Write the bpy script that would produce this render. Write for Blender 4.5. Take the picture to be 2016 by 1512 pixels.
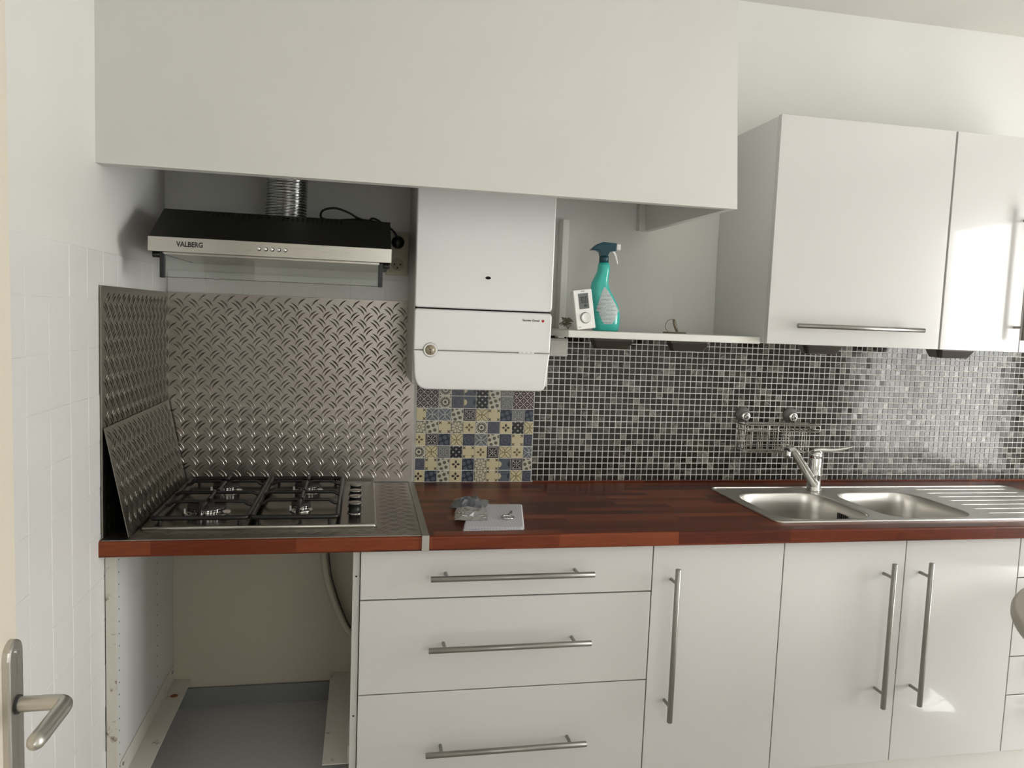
import bpy, bmesh, math, random
from mathutils import Vector, Matrix
from mathutils.geometry import tessellate_polygon
random.seed(7)
PI = math.pi
for o in list(bpy.data.objects):
    bpy.data.objects.remove(o)
sc = bpy.context.scene
COL = sc.collection

# ------------------------------------------------------------------ camera, world, light, exposure
CAMP = Vector((-.003837, -2.566225, 1.475438))
YAW, PITCH, ROLL, FPX = .194972, .0859458, .0388536, 1493.79
cy, sy, cp, sp, cr, sr = math.cos(YAW), math.sin(YAW), math.cos(PITCH), math.sin(PITCH), math.cos(ROLL), math.sin(ROLL)
fwd = Vector((sy*cp, cy*cp, -sp)); rt = Vector((cy, -sy, 0)); up = rt.cross(fwd)
r2 = cr*rt + sr*up; u2 = -sr*rt + cr*up
cam = bpy.data.cameras.new('camera'); camo = bpy.data.objects.new('camera', cam); COL.objects.link(camo)
m = Matrix((r2, u2, -fwd)).transposed().to_4x4(); m.translation = CAMP
camo.matrix_world = m
cam.sensor_width = 36; cam.lens = FPX*36/2016; cam.clip_start = .05
sc.camera = camo

sc.view_settings.view_transform = 'Standard'; sc.view_settings.look = 'None'
sc.view_settings.gamma = 1; sc.view_settings.use_curve_mapping = False
sc.view_settings.exposure = 0.0
w = bpy.data.worlds.new('world'); sc.world = w; w.use_nodes = True
w.node_tree.nodes['Background'].inputs[0].default_value = (.85, .92, 1, 1)
w.node_tree.nodes['Background'].inputs[1].default_value = 1.0
BLIND = 11.4        # brightness of the daylit blind in the right-hand window
BACKWIN = 2.6       # second, smaller window in the wall behind the photographer

# ------------------------------------------------------------------ node helpers
class X:
    """a float socket with arithmetic that builds Math nodes"""
    def __init__(s, nt, v): s.nt, s.v = nt, v
    def op(s, o, *a):
        n = s.nt.nodes.new('ShaderNodeMath'); n.operation = o
        for i, q in enumerate((s,)+a):
            q = q.v if isinstance(q, X) else q
            if isinstance(q, (int, float)): n.inputs[i].default_value = q
            else: s.nt.links.new(q, n.inputs[i])
        return X(s.nt, n.outputs[0])
    def __add__(s, b): return s.op('ADD', b)
    def __radd__(s, b): return s.op('ADD', b)
    def __sub__(s, b): return s.op('SUBTRACT', b)
    def __rsub__(s, b): return X(s.nt, b).op('SUBTRACT', s)
    def __mul__(s, b): return s.op('MULTIPLY', b)
    def __rmul__(s, b): return s.op('MULTIPLY', b)
    def __truediv__(s, b): return s.op('DIVIDE', b)
    def lt(s, b): return s.op('LESS_THAN', b)
    def gt(s, b): return s.op('GREATER_THAN', b)
    def mn(s, b): return s.op('MINIMUM', b)
    def mx(s, b): return s.op('MAXIMUM', b)
    def ab(s): return s.op('ABSOLUTE')
    def sin(s): return s.op('SINE')
    def floor(s): return s.op('FLOOR')
    def mod(s, b): return s.op('FLOORED_MODULO', b)
    def sq(s): return s.op('SQRT')
    def at2(s, b): return s.op('ARCTAN2', b)

def ln(a, b): return (a*a + b*b).sq()

class Mat:
    def __init__(s, name, color=(.8, .8, .8), rough=.5, metal=0., spec=.5, coat=0., trans=0., ior=1.45, emis=None, estr=0., coatr=.05):
        s.m = bpy.data.materials.new(name); s.m.use_nodes = True
        s.nt = s.m.node_tree; s.b = s.nt.nodes['Principled BSDF']
        s.set('Base Color', (*color, 1)); s.set('Roughness', rough); s.set('Metallic', metal)
        s.set('Specular IOR Level', spec); s.set('Coat Weight', coat); s.set('Coat Roughness', coatr)
        s.set('Transmission Weight', trans); s.set('IOR', ior)
        if emis: s.set('Emission Color', (*emis, 1)); s.set('Emission Strength', estr)
        s.base = color
    def set(s, k, v):
        if isinstance(v, X): v = v.v
        if hasattr(v, 'is_output'): s.nt.links.new(v, s.b.inputs[k])
        else: s.b.inputs[k].default_value = v
    def coords(s, kind='Object'):
        t = s.nt.nodes.new('ShaderNodeTexCoord'); sp_ = s.nt.nodes.new('ShaderNodeSeparateXYZ')
        s.nt.links.new(t.outputs[kind], sp_.inputs[0]); s.tc = t.outputs[kind]
        return [X(s.nt, sp_.outputs[i]) for i in range(3)]
    def world(s):
        g = s.nt.nodes.new('ShaderNodeNewGeometry'); sp_ = s.nt.nodes.new('ShaderNodeSeparateXYZ')
        s.nt.links.new(g.outputs['Position'], sp_.inputs[0])
        return [X(s.nt, sp_.outputs[i]) for i in range(3)]
    def vec(s, x, y, z):
        c = s.nt.nodes.new('ShaderNodeCombineXYZ')
        for i, q in enumerate((x, y, z)):
            if isinstance(q, X): s.nt.links.new(q.v, c.inputs[i])
            else: c.inputs[i].default_value = q
        return c.outputs[0]
    def noise(s, vec, scale, detail=3, rough=.5, dist=0.):
        n = s.nt.nodes.new('ShaderNodeTexNoise'); n.inputs['Scale'].default_value = scale
        n.inputs['Detail'].default_value = detail; n.inputs['Roughness'].default_value = rough
        n.inputs['Distortion'].default_value = dist
        s.nt.links.new(vec, n.inputs['Vector']); return X(s.nt, n.outputs[0])
    def white(s, vec):
        n = s.nt.nodes.new('ShaderNodeTexWhiteNoise'); s.nt.links.new(vec, n.inputs['Vector'])
        return X(s.nt, n.outputs['Value'])
    def mix(s, f, a, b):
        n = s.nt.nodes.new('ShaderNodeMix'); n.data_type = 'RGBA'
        for i, q in ((0, f), (6, a), (7, b)):
            if isinstance(q, X): q = q.v
            if hasattr(q, 'is_output'): s.nt.links.new(q, n.inputs[i])
            elif isinstance(q, tuple): n.inputs[i].default_value = (*q, 1)
            else: n.inputs[i].default_value = q
        return n.outputs[2]
    def ramp(s, f, stops):
        n = s.nt.nodes.new('ShaderNodeValToRGB'); s.nt.links.new(f.v, n.inputs[0])
        e = n.color_ramp.elements
        while len(e) < len(stops): e.new(.5)
        for q, (p, c) in zip(e, stops): q.position = p; q.color = (*c, 1)
        return n.outputs[0]
    def bump(s, h, strength=.2, dist=.001):
        n = s.nt.nodes.new('ShaderNodeBump'); n.inputs['Strength'].default_value = strength
        n.inputs['Distance'].default_value = dist; s.nt.links.new(h.v, n.inputs['Height'])
        s.nt.links.new(n.outputs[0], s.b.inputs['Normal'])

def paint(name, col, rough=.55, bs=.35, sc1=9., blotch=.03):
    M = Mat(name, col, rough)
    x, y, z = M.world(); v = M.vec(x, y, z)
    n1 = M.noise(v, 2.3, 3); n2 = M.noise(v, 170, 3); n3 = M.noise(v, sc1, 5)
    c2 = tuple(c*(1-3*blotch) for c in col)
    M.set('Base Color', M.mix(n1, c2, tuple(min(1, c*(1+blotch)) for c in col)))
    M.bump(n2*.35+n3*1.6, bs, .0012)
    return M.m

M_WALL = paint('wall_paint', (.78, .775, .74))
M_SOFFIT = paint('soffit_paint', (.71, .70, .665), .6, .25)
M_CEIL = paint('ceiling_paint', (.72, .70, .655), .8, .3)
M_TILEW = paint('painted_tile_white', (.77, .77, .745), .3, .14, 25)
M_SHELF = paint('shelf_white', (.80, .79, .745), .45, .12)
M_FLOOR = paint('floor_beige', (.62, .60, .56), .4, .2)
M_STRIP = paint('offwhite_painted_board', (.66, .645, .60), .5, .2)
M_GLOSS = Mat('gloss_white_front', (.61, .60, .585), .2, coat=.5, coatr=.045).m
M_CARC = Mat('melamine_white', (.70, .70, .67), .35).m
M_CARCG = Mat('melamine_greywhite', (.68, .69, .67), .4).m
M_BOIL = Mat('boiler_enamel', (.76, .76, .745), .28, coat=.3).m
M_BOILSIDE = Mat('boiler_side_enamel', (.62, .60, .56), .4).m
M_BLACK = Mat('black_plastic', (.012, .012, .012), .35).m
M_BLACKHOLE = Mat('dark_recess', (.006, .006, .006), .8).m
M_HOODTOP = Mat('black_painted_steel', (.014, .013, .011), .42).m
M_IRON = Mat('black_enamel_grate', (.012, .012, .012), .3).m
M_CAP = Mat('burner_cap_black', (.035, .032, .030), .6).m
M_CHROME = Mat('chrome', (.78, .78, .77), .1, 1).m
M_ALU = Mat('aluminium_foil', (.52, .52, .51), .2, 1).m
M_WHITEP = Mat('white_plastic', (.82, .81, .78), .3).m
M_OLDP = Mat('yellowed_plastic', (.55, .50, .38), .4).m
M_RED = Mat('red_print', (.45, .02, .02), .5).m
M_INK = Mat('dark_print', (.03, .03, .03), .5).m
M_GASKET = Mat('grey_gap', (.22, .21, .19), .6).m
M_HOSE = Mat('cream_hose', (.50, .46, .36), .5).m
M_GREYB = Mat('grey_board', (.46, .455, .45), .45).m
M_DKGREYB = Mat('dark_grey_board', (.20, .205, .205), .5).m
M_LAMP = Mat('bronze_lamp_housing', (.055, .048, .04), .3, .3).m
M_PAPERE = Mat('paper_white', (.80, .79, .80), .8).m
M_STOOL = paint('stool_taupe', (.42, .385, .325), .5, .2, 60)
M_DOORP = paint('door_cream_paint', (.70, .645, .54), .45, .08)
M_GROUT = Mat('white_grout', (.72, .71, .665), .75).m

def brushed(name, col, rough, axis='x', amt=.12, fine=600.):
    M = Mat(name, col, rough, 1.)
    x, y, z = M.world()
    v = M.vec(x*(.02 if axis == 'x' else 1), y*(.02 if axis == 'y' else 1), z*(.02 if axis == 'z' else 1))
    n = M.noise(v, fine, 2); n2 = M.noise(M.vec(x, y, z), 7, 3)
    M.set('Roughness', n*amt+n2*.12+(rough-amt/2-.06)); M.bump(n, .06, .0004)
    M.set('Base Color', M.mix(n2, tuple(c*.8 for c in col), col))
    return M.m
M_STEEL = brushed('brushed_steel', (.60, .575, .53), .3)
M_STEELV = brushed('brushed_steel_vertical', (.58, .565, .53), .34, 'z')
M_SINK = brushed('sink_steel', (.80, .78, .74), .33)
M_HOBS = brushed('hob_steel', (.25, .232, .20), .2)
M_HANDLE = brushed('handle_steel', (.33, .32, .30), .33)
M_LEVER = brushed('satin_nickel', (.60, .575, .53), .34, 'z')
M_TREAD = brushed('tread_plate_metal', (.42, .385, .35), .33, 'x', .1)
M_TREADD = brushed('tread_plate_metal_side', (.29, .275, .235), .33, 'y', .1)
M_TRIM = brushed('steel_joint_strip', (.50, .49, .45), .4, 'y')

def wood():
    M = Mat('brown_block_worktop', rough=.28, spec=.3)
    x, y, z = M.world()
    v = y + z
    row = ((v+.003)/.0385).floor()
    rnd = M.white(M.vec(row, 3., 1.))
    cell = ((x + rnd*.9)/(.34)).floor()
    c = M.white(M.vec(cell, row, 2.))
    g = M.noise(M.vec(x*.09, v, c*9), 240, 5, .65, .4)
    g2 = M.noise(M.vec(x*.3, v*3, c*5), 16, 4, .6, 1.2)
    col = M.ramp(c*.5 + g*.32 + g2*.28, [(.22, (.040, .008, .004)), (.42, (.090, .016, .006)), (.6, (.140, .027, .008)), (.82, (.22, .052, .018))])
    M.set('Base Color', col); M.set('Roughness', g*.15+.24)
    M.bump(g, .12, .0004)
    return M.m
M_WOOD = wood()

def mosaic():
    M = Mat('marbled_glass_mosaic', rough=.12)
    x, y, z = M.world(); P = .02137
    cx = ((x-.5842)/P).floor(); cz = ((z-.9100)/P).floor()
    c = M.white(M.vec(cx, cz, 1.)); c2 = M.white(M.vec(cx, cz, 5.)); c3 = M.white(M.vec(cx, cz, 9.))
    a = c2*6.28
    u = x*a.sin() + z*(a+1.5708).sin()
    t = z*a.sin() - x*(a+1.5708).sin()
    sw = M.noise(M.vec(u*1.4, t*.25, c*40), 110, 4, .55, 1.1)
    am = (c*1.6-.55).mx(.08)
    f = sw*am + c3*.12
    base = M.mix(c3, (.010, .009, .0075), (.034, .030, .024))
    col = M.mix(((f-.36)*2.4).mx(0.).mn(.85), base, (.34, .325, .29))
    M.set('Base Color', col); M.set('Roughness', c2*.08+.06)
    n = M.noise(M.vec(x, z, c), 260, 3); M.bump(n, .22, .0005)
    return M.m
M_MOS = mosaic()

# printed ceramic sticker patterns -----------------------------------------------------------
CRM = (.60, .53, .33); LIN = (.55, .52, .42); NAV = (.030, .038, .055); SLT = (.095, .10, .125); DRK = (.022, .018, .022); GRB = (.16, .175, .185); OLV = (.13, .115, .06)
def deco(kind):
    M = Mat('printed_tile_'+kind, rough=.3, spec=.4)
    x, _, z = M.coords(); S = .0407
    u, v = x/S, z/S
    a, b = u.ab(), v.ab(); r = ln(u, v); th = v.at2(u)
    if kind == 'corner_crosses':
        p, q = a-.37, b-.37
        k = (p-q).ab().mn((p+q).ab()).lt(.045)*p.ab().mx(q.ab()).lt(.12)
        c = M.mix(k, CRM, (.05, .045, .03))
    elif kind == 'dots':
        p, q = (u*.94+v*.34+.08), (v*.94-u*.34+.1)
        k = ln(p.mod(.42)-.21, q.mod(.42)-.21).lt(.145)
        c = M.mix(k, LIN, (.115, .11, .085))
    elif kind == 'navy_dots':
        p, q = (u*.94+v*.34+.1), (v*.94-u*.34+.05)
        k = ln(p.mod(.44)-.22, q.mod(.44)-.22).lt(.175)
        c = M.mix(k, (.022, .030, .045), (.085, .10, .13))
    elif kind in ('leaf_cream', 'leaf_grey'):
        k = (ln(a-.5, b)-.5).ab().mn((ln(a, b-.5)-.5).ab()).lt(.03)
        k = k.mx(ln(a-.42, b-.0).lt(.035)).mx(ln(a, b-.42).lt(.035))
        c = M.mix(k, CRM, (.17, .15, .075)) if kind == 'leaf_cream' else M.mix(k, (.12, .135, .15), (.42, .44, .43))
    elif kind in ('petals_black', 'petals_olive'):
        p = ((a-.05)/.31); q = ((b-.05)/.31)
        k1 = (b.lt((p*3.1416).sin()*.095)*p.gt(0)*p.lt(1))
        k2 = (a.lt((q*3.1416).sin()*.095)*q.gt(0)*q.lt(1))
        c = M.mix(k1.mx(k2), CRM, DRK if kind == 'petals_black' else OLV)
    elif kind == 'flower':
        s = (th*4).sin().ab()
        k = r.lt(s*.08+.38)*r.gt(.16)*s.gt(.30)
        k = k.mx(r.lt(.10)).mx(r.gt(.47)*((th*4).sin().ab().lt(.5)))
        c = M.mix(k, (.16, .14, .09), (.55, .52, .40))
    elif kind == 'medallion':
        k = (r*26).sin().gt(.1)*r.lt(.32)
        k2 = ((th*8).sin().ab().gt(.6)*r.gt(.32)*r.lt(.44)).mx((a-.42).ab().mx((b-.42).ab()).lt(.05))
        c = M.mix(k.mx(k2), LIN, (.06, .055, .05))
    elif kind == 'rosette':
        k = (r*24+(th*6).sin()*.6).sin().gt(.55)*r.lt(.46)
        c = M.mix(k, (.055, .062, .085), (.105, .115, .15))
    elif kind == 'dark_crosses':
        p = (u+v).mod(.5)-.25; q = (u-v+.0).mod(.5)-.25
        p2 = (p+q)*.7; q2 = (p-q)*.7
        k = (p2.ab().lt(.035)*q2.ab().lt(.12)).mx(q2.ab().lt(.035)*p2.ab().lt(.12))
        c = M.mix(k, (.020, .019, .026), (.50, .49, .44))
    elif kind in ('snow_dark', 'snow_grey'):
        mxn = a.mx(b)
        k = (mxn-.39).ab().lt(.026)*((u+v)*48).sin().gt(-.3)
        k = k.mx((th*4).sin().ab().lt(.5)*r.lt(.27)*r.gt(.10)).mx(r.lt(.05)).mx(ln(a-.26, b-.26).lt(.05))
        c = M.mix(k, (.025, .020, .028), (.60, .57, .52)) if kind == 'snow_dark' else M.mix(k, (.16, .165, .165), (.40, .40, .37))
    elif kind == 'slate':
        k = (ln(a-.35, b-.35)-.25).ab().lt(.022).mx((r-.25).ab().lt(.022))
        c = M.mix(k, SLT, (.06, .06, .08))
    elif kind == 'half_circles':
        c = M.mix(ln(u+.52, v).lt(.27), (.10, .112, .135), CRM)
        c = M.mix(ln(u-.52, v).lt(.27), c, NAV)
    elif kind == 'lattice':
        p = (u+v).mod(.62)-.31; q = (u-v).mod(.62)-.31
        k = (p.ab()-.277).gt(0).mx((q.ab()-.277).gt(0)).mx(ln(p, q).lt(.07)).mx((p.ab()-q.ab()).ab().lt(.022)*ln(p, q).gt(.12)*ln(p, q).lt(.24))
        c = M.mix(k, (.040, .022, .030), (.55, .50, .46))
    M.set('Base Color', c)
    return M.m

# ------------------------------------------------------------------ geometry helpers
class MB:
    def __init__(s): s.v, s.f, s.sm = [], [], []
    def add(s, vs, fs, smooth=False):
        n = len(s.v); s.v += [Vector(q) for q in vs]; s.f += [tuple(i+n for i in f) for f in fs]; s.sm += [smooth]*len(fs); return s
    def frombm(s, bm, smooth=False):
        bm.verts.index_update(); s.add([v.co.copy() for v in bm.verts], [[v.index for v in f.verts] for f in bm.faces], smooth); bm.free(); return s
    def box(s, x0, x1, y0, y1, z0, z1, bev=0., seg=2):
        bm = bmesh.new(); bmesh.ops.create_cube(bm, size=1)
        for v in bm.verts: v.co = Vector(((x0+x1)/2+v.co.x*(x1-x0), (y0+y1)/2+v.co.y*(y1-y0), (z0+z1)/2+v.co.z*(z1-z0)))
        if bev: bmesh.ops.bevel(bm, geom=list(bm.edges), offset=bev, segments=seg, profile=.5, affect='EDGES')
        return s.frombm(bm)
    def cyl(s, a, b, r, r_b=None, n=24, cap=True, bev=0.):
        a, b = Vector(a), Vector(b); r_b = r if r_b is None else r_b
        if bev:
            d = (b-a).normalized()
            return s.tube([a, a+d*bev, b-d*bev, b], [r-bev, r, r_b, r_b-bev], n, cap)
        return s.tube([a, b], [r, r_b], n, cap)
    def tube(s, pts, r, n=12, cap=True, closed=False):
        pts = [Vector(p) for p in pts]; k = len(pts)
        if not isinstance(r, (list, tuple)): r = [r]*k
        tang = []
        for i in range(k):
            if closed: t = pts[(i+1) % k]-pts[i-1]
            else: t = pts[min(i+1, k-1)]-pts[max(i-1, 0)]
            tang.append(t.normalized())
        nrm = Vector((0, 0, 1)) if abs(tang[0].z) < .9 else Vector((1, 0, 0))
        vs, fs = [], []
        for i in range(k):
            t = tang[i]; nrm = (nrm-t*nrm.dot(t)).normalized(); bn = t.cross(nrm)
            for j in range(n):
                a = 2*PI*j/n; vs.append(pts[i]+(nrm*math.cos(a)+bn*math.sin(a))*r[i])
        for i in range(k if closed else k-1):
            i2 = (i+1) % k
            for j in range(n):
                j2 = (j+1) % n; fs.append((i*n+j, i*n+j2, i2*n+j2, i2*n+j))
        s.add(vs, fs, True)
        if cap and not closed:
            s.add(vs[:n], [tuple(range(n))[::-1]]); s.add(vs[-n:], [tuple(range(n))])
        return s
    def lathe(s, c, prof, n=32, axis='z'):
        c = Vector(c); vs, fs = [], []
        for (r, h) in prof:
            for j in range(n):
                a = 2*PI*j/n; p = (r*math.cos(a), r*math.sin(a), h)
                if axis == 'y': p = (p[0], -p[2], p[1])
                vs.append(c+Vector(p))
        for i in range(len(prof)-1):
            for j in range(n):
                j2 = (j+1) % n; fs.append((i*n+j, i*n+j2, (i+1)*n+j2, (i+1)*n+j))
        fs.append(tuple(range(n))[::-1]); fs.append(tuple((len(prof)-1)*n+j for j in range(n)))
        return s.add(vs, fs, n > 8)
    def prism(s, poly, fn, d0, d1, ch=0.):
        """poly 2D ccw; fn(u,v,d)->3D; from depth d0 (back) to d1 (front) with a chamfered front edge"""
        n = len(poly); rings = [(poly, d0)]
        if ch:
            sg = 1 if d1 > d0 else -1
            rings += [(poly, d1-sg*ch), (inset(poly, ch*.3), d1-sg*ch*.3), (inset(poly, ch), d1)]
        else: rings.append((poly, d1))
        vs = [fn(u, v, d) for P, d in rings for (u, v) in P]; fs = []
        for i in range(len(rings)-1):
            for j in range(n):
                j2 = (j+1) % n; fs.append((i*n+j, i*n+j2, (i+1)*n+j2, (i+1)*n+j))
        k = len(rings)-1
        s.add(vs, fs); s.add([vs[j] for j in range(n)], [tuple(range(n))[::-1]]); s.add([vs[k*n+j] for j in range(n)], [tuple(range(n))])
        return s
    def xf(s, M):
        s.v = [M @ p for p in s.v]; return s

def inset(P, d):
    n = len(P); out = []
    for i in range(n):
        a, b, c = Vector(P[i-1]), Vector(P[i]), Vector(P[(i+1) % n])
        e1 = (b-a).normalized() if (b-a).length > 1e-9 else Vector((1, 0)); e2 = (c-b).normalized() if (c-b).length > 1e-9 else e1
        n1, n2 = Vector((-e1.y, e1.x)), Vector((-e2.y, e2.x)); q = n1+n2
        q = q/max(.4, (1+n1.dot(n2))) if q.length > 1e-6 else n1
        out.append(tuple(b+q*d))
    return out
def rpoly(pts, rad, k=5):
    """polygon with rounded corners (ccw)"""
    out = []; n = len(pts)
    if not isinstance(rad, (list, tuple)): rad = [rad]*n
    for i in range(n):
        b = Vector(pts[i]); a = Vector(pts[i-1]); c = Vector(pts[(i+1) % n]); r = rad[i]
        if r <= 0: out.append(tuple(b)); continue
        u, v = (a-b).normalized(), (c-b).normalized()
        p0, p1 = b+u*r, b+v*r
        for j in range(k+1):
            t = j/k; q = p0*(1-t)**2+b*2*t*(1-t)*.85+p1*t**2+((p0+p1)/2)*2*t*(1-t)*.15
            out.append(tuple(q))
    return out
def rect(x0, x1, z0, z1, r=0., k=5): return rpoly([(x0, z0), (x1, z0), (x1, z1), (x0, z1)], r, k)
XZ = lambda u, v, d: (u, -d, v)      # faces the room (-y); depth d counts out from the wall
XY = lambda u, v, d: (u, v, d)
FY = lambda u, v, d: (-d, u, v)

def mkmesh(name, mb, mat, off=Vector((0, 0, 0))):
    me = bpy.data.meshes.new(name)
    me.from_pydata([tuple(p-off) for p in mb.v], [], mb.f)
    me.polygons.foreach_set('use_smooth', mb.sm)
    bm = bmesh.new(); bm.from_mesh(me); bmesh.ops.recalc_face_normals(bm, faces=list(bm.faces)); bm.to_mesh(me); bm.free()
    mats = mat if isinstance(mat, (list, tuple)) else [mat]
    for q in mats: me.materials.append(q)
    me.update(); return me
ORG = {}
def wo(o): return ORG.get(o.name, Vector((0, 0, 0))) if o else Vector((0, 0, 0))
def tag(o, label=None, cat=None, group=None, kind=None):
    if label: o['label'] = label
    if cat: o['category'] = cat
    if group: o['group'] = group
    if kind: o['kind'] = kind
    return o
def thing(name, label, cat, loc, group=None):
    o = bpy.data.objects.new(name, None); o.empty_display_size = .05; COL.objects.link(o)
    o.location = loc; ORG[o.name] = Vector(loc); return tag(o, label, cat, group)
def part(name, mb, mat, parent=None, label=None, kind=None):
    off = wo(parent); me = mkmesh(name, mb, mat, off)
    o = bpy.data.objects.new(name, me); COL.objects.link(o)
    if parent: o.parent = parent
    ORG[o.name] = off
    return tag(o, label, kind=kind)
def solo(name, mb, mat, label, cat, group=None, kind=None, loc=None):
    off = Vector(loc) if loc else Vector((0, 0, 0))
    me = mkmesh(name, mb, mat, off); o = bpy.data.objects.new(name, me); COL.objects.link(o); o.location = off; ORG[o.name] = off
    return tag(o, label, cat, group, kind)
def struct(name, mb, mat, label=None): return tag(part(name, mb, mat), label, kind='structure')
def text(name, body, size, mat, parent, pos, width=None, thick=.0004, bold=0., label=None, rot=(PI/2, 0, 0), sx=1.):
    cu = bpy.data.curves.new('t', 'FONT'); cu.body = body; cu.size = size; cu.extrude = thick; cu.offset = bold; cu.resolution_u = 3
    to = bpy.data.objects.new('t', cu); COL.objects.link(to)
    dg = bpy.context.evaluated_depsgraph_get(); me = bpy.data.meshes.new_from_object(to.evaluated_get(dg))
    bpy.data.objects.remove(to); bpy.data.curves.remove(cu)
    xs = [v.co.x for v in me.vertices]; w0 = max(xs)-min(xs); k = (width/w0) if width else sx
    R = Matrix.Translation(Vector(pos)-wo(parent)) @ (rot if isinstance(rot, Matrix) else Matrix.Rotation(rot[2], 4, 'Z') @ Matrix.Rotation(rot[0], 4, 'X')) @ Matrix.Diagonal((k, 1, 1, 1))
    me.transform(R); me.materials.clear(); me.materials.append(mat); me.name = name
    o = bpy.data.objects.new(name, me); COL.objects.link(o); o.parent = parent; ORG[o.name] = wo(parent)
    return tag(o, label)

# ------------------------------------------------------------------ ROOM
LX, RX, RY, CZ = -.62, 3.7, -3.9, 2.614
wb = struct('wall_back', MB().box(LX-.1, RX+.1, 0, .1, 0, CZ+.05), M_WALL, 'off-white painted back wall behind cooker, boiler and sink')
wl = struct('wall_left', MB().box(LX-.1, LX, RY, 0, 0, CZ+.05), M_WALL, 'off-white left wall, tiled up to the level of the hood')
# right wall with the window opening
WY0, WY1, WZ0, WZ1 = -2.55, -1.2, .15, 2.15
wr = struct('wall_right', MB().box(RX, RX+.1, RY, WY0, 0, CZ).box(RX, RX+.1, WY1, 0, 0, CZ).box(RX, RX+.1, WY0, WY1, 0, WZ0).box(RX, RX+.1, WY0, WY1, WZ1, CZ), M_WALL)
wf = struct('wall_front', MB().box(LX-.1, .3, RY-.1, RY, 0, CZ).box(1.4, RX+.1, RY-.1, RY, 0, CZ).box(.3, 1.4, RY-.1, RY, 0, .95).box(.3, 1.4, RY-.1, RY, 2.15, CZ), M_WALL)
struct('floor', MB().box(LX-.1, RX+.1, RY-.1, .1, -.1, 0), M_FLOOR)
struct('ceiling', MB().box(LX-.1, RX+.1, RY-.1, .1, CZ, CZ+.1), M_CEIL, 'greyish white ceiling over the wall cabinets')

def blind(name, y0, y1, z0, z1, axis, strength):
    M = Mat(name, (.8, .8, .8), .8, emis=(1, 1, .985), estr=strength)
    x, y, z = M.world()
    k = ((z/.035).mod(1.)-.5).ab().lt(.42)
    M.set('Emission Strength', k*strength*.25+strength*.75)
    return M.m
mB = blind('daylit_blind', 0, 0, 0, 0, 'x', BLIND)
win1 = struct('window_1', MB().box(RX-.02, RX+.04, WY0-.05, WY0, WZ0-.05, WZ1+.05).box(RX-.02, RX+.04, WY1, WY1+.05, WZ0-.05, WZ1+.05)
    .box(RX-.02, RX+.04, WY0, WY1, WZ1, WZ1+.05).box(RX-.02, RX+.04, WY0, WY1, WZ0-.05, WZ0).box(RX-.02, RX+.04, -2.02, -1.95, WZ0, WZ1), M_WHITEP, 'white framed window with a lowered blind')
part('blind', MB().box(RX+.045, RX+.055, WY0, WY1, WZ0, WZ1), mB, win1)
mB2 = blind('daylit_blind_rear', 0, 0, 0, 0, 'x', BACKWIN)
win2 = struct('window_2', MB().box(.25, .3, RY-.04, RY+.02, .9, 2.2).box(1.4, 1.45, RY-.04, RY+.02, .9, 2.2).box(.3, 1.4, RY-.04, RY+.02, 2.15, 2.2).box(.3, 1.4, RY-.04, RY+.02, .9, .95), M_WHITEP)
part('blind', MB().box(.3, 1.4, RY-.06, RY-.05, .95, 2.15), mB2, win2)

# soffit (boxed bulkhead open underneath): front board + right board, its right edge leans like the photo's
def quadboard(a, b, c, d, t):
    """board from four front corners, extruded by vector t"""
    vs = [Vector(q) for q in (a, b, c, d)]; vs += [q+Vector(t) for q in vs]
    return vs, [(0, 1, 2, 3), (7, 6, 5, 4), (0, 4, 5, 1), (1, 5, 6, 2), (2, 6, 7, 3), (3, 7, 4, 0)]
sf = MB(); sf.add(*quadboard((LX, -.625, 1.797), (.984, -.625, 1.795), (.930, -.625, CZ), (LX, -.622, CZ), (0, .022, 0)))
sf.add(*quadboard((.9835, -.603, 1.795), (.970, 0, 1.797), (.920, 0, CZ), (.9295, -.603, CZ), (-.022, 0, 0)))
sof = struct('wall_soffit', sf, M_SOFFIT, 'boxed-in white bulkhead hanging from the ceiling over hood and boiler')
part('batten', MB().box(.925, .949, -.03, 0, 1.797, 1.89, .002), M_SOFFIT, sof)
part('bottom_lip', MB().box(LX, .962, -.603, -.585, 1.797, 1.812, .002), M_SOFFIT, sof)

# ------------------------------------------------------------------ white painted wall tiles (own objects)
def tmesh(w_, h_, t, bev, fn, mat, name='tile'):
    mb = MB().prism(rect(-w_/2, w_/2, -h_/2, h_/2), fn, 0, t, bev)
    return mkmesh(name, mb, mat)
LT = lambda u, v, d: (d, u, v)     # on the left wall, depth into +x
rz, ry_ = .1125, .1075
me_l = tmesh(ry_-.002, rz-.002, .006, .0012, LT, M_TILEW)
cnt = 0
for i in range(14):
    zc = 1.597-rz*(i+.5)
    for j in range(24):
        yc = -.95+ry_*8.32 - ry_*(j+.5) + (-.0 if i else .0)
        if yc > -.05 or zc < 0.05 or yc < -2.35: continue
        o = bpy.data.objects.new('tile', me_l); COL.objects.link(o); o.parent = wl
        o.location = (LX-.0005+random.uniform(-.0006, .0006), yc, zc); o.rotation_euler = (0, random.uniform(-.004, .004), random.uniform(-.004, .004)); cnt += 1
me_b = tmesh(rz-.002, rz-.002, .005, .0012, XZ, M_TILEW)
for zc in (1.585-rz/2,):
    for j in range(17):
        xc = .963-rz*14+rz*(j+.5)
        if xc < LX+.06 or xc > 1.20: continue
        o = bpy.data.objects.new('tile', me_b); COL.objects.link(o); o.parent = wb
        o.location = (xc, .0005+random.uniform(-.0005, .0005), zc); o.rotation_euler = (random.uniform(-.004, .004), 0, random.uniform(-.004, .004))
part('grout_bed', MB().box(LX, LX+.0046, -2.35, -.001, .02, 1.5972), M_TILEW, wl)
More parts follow.
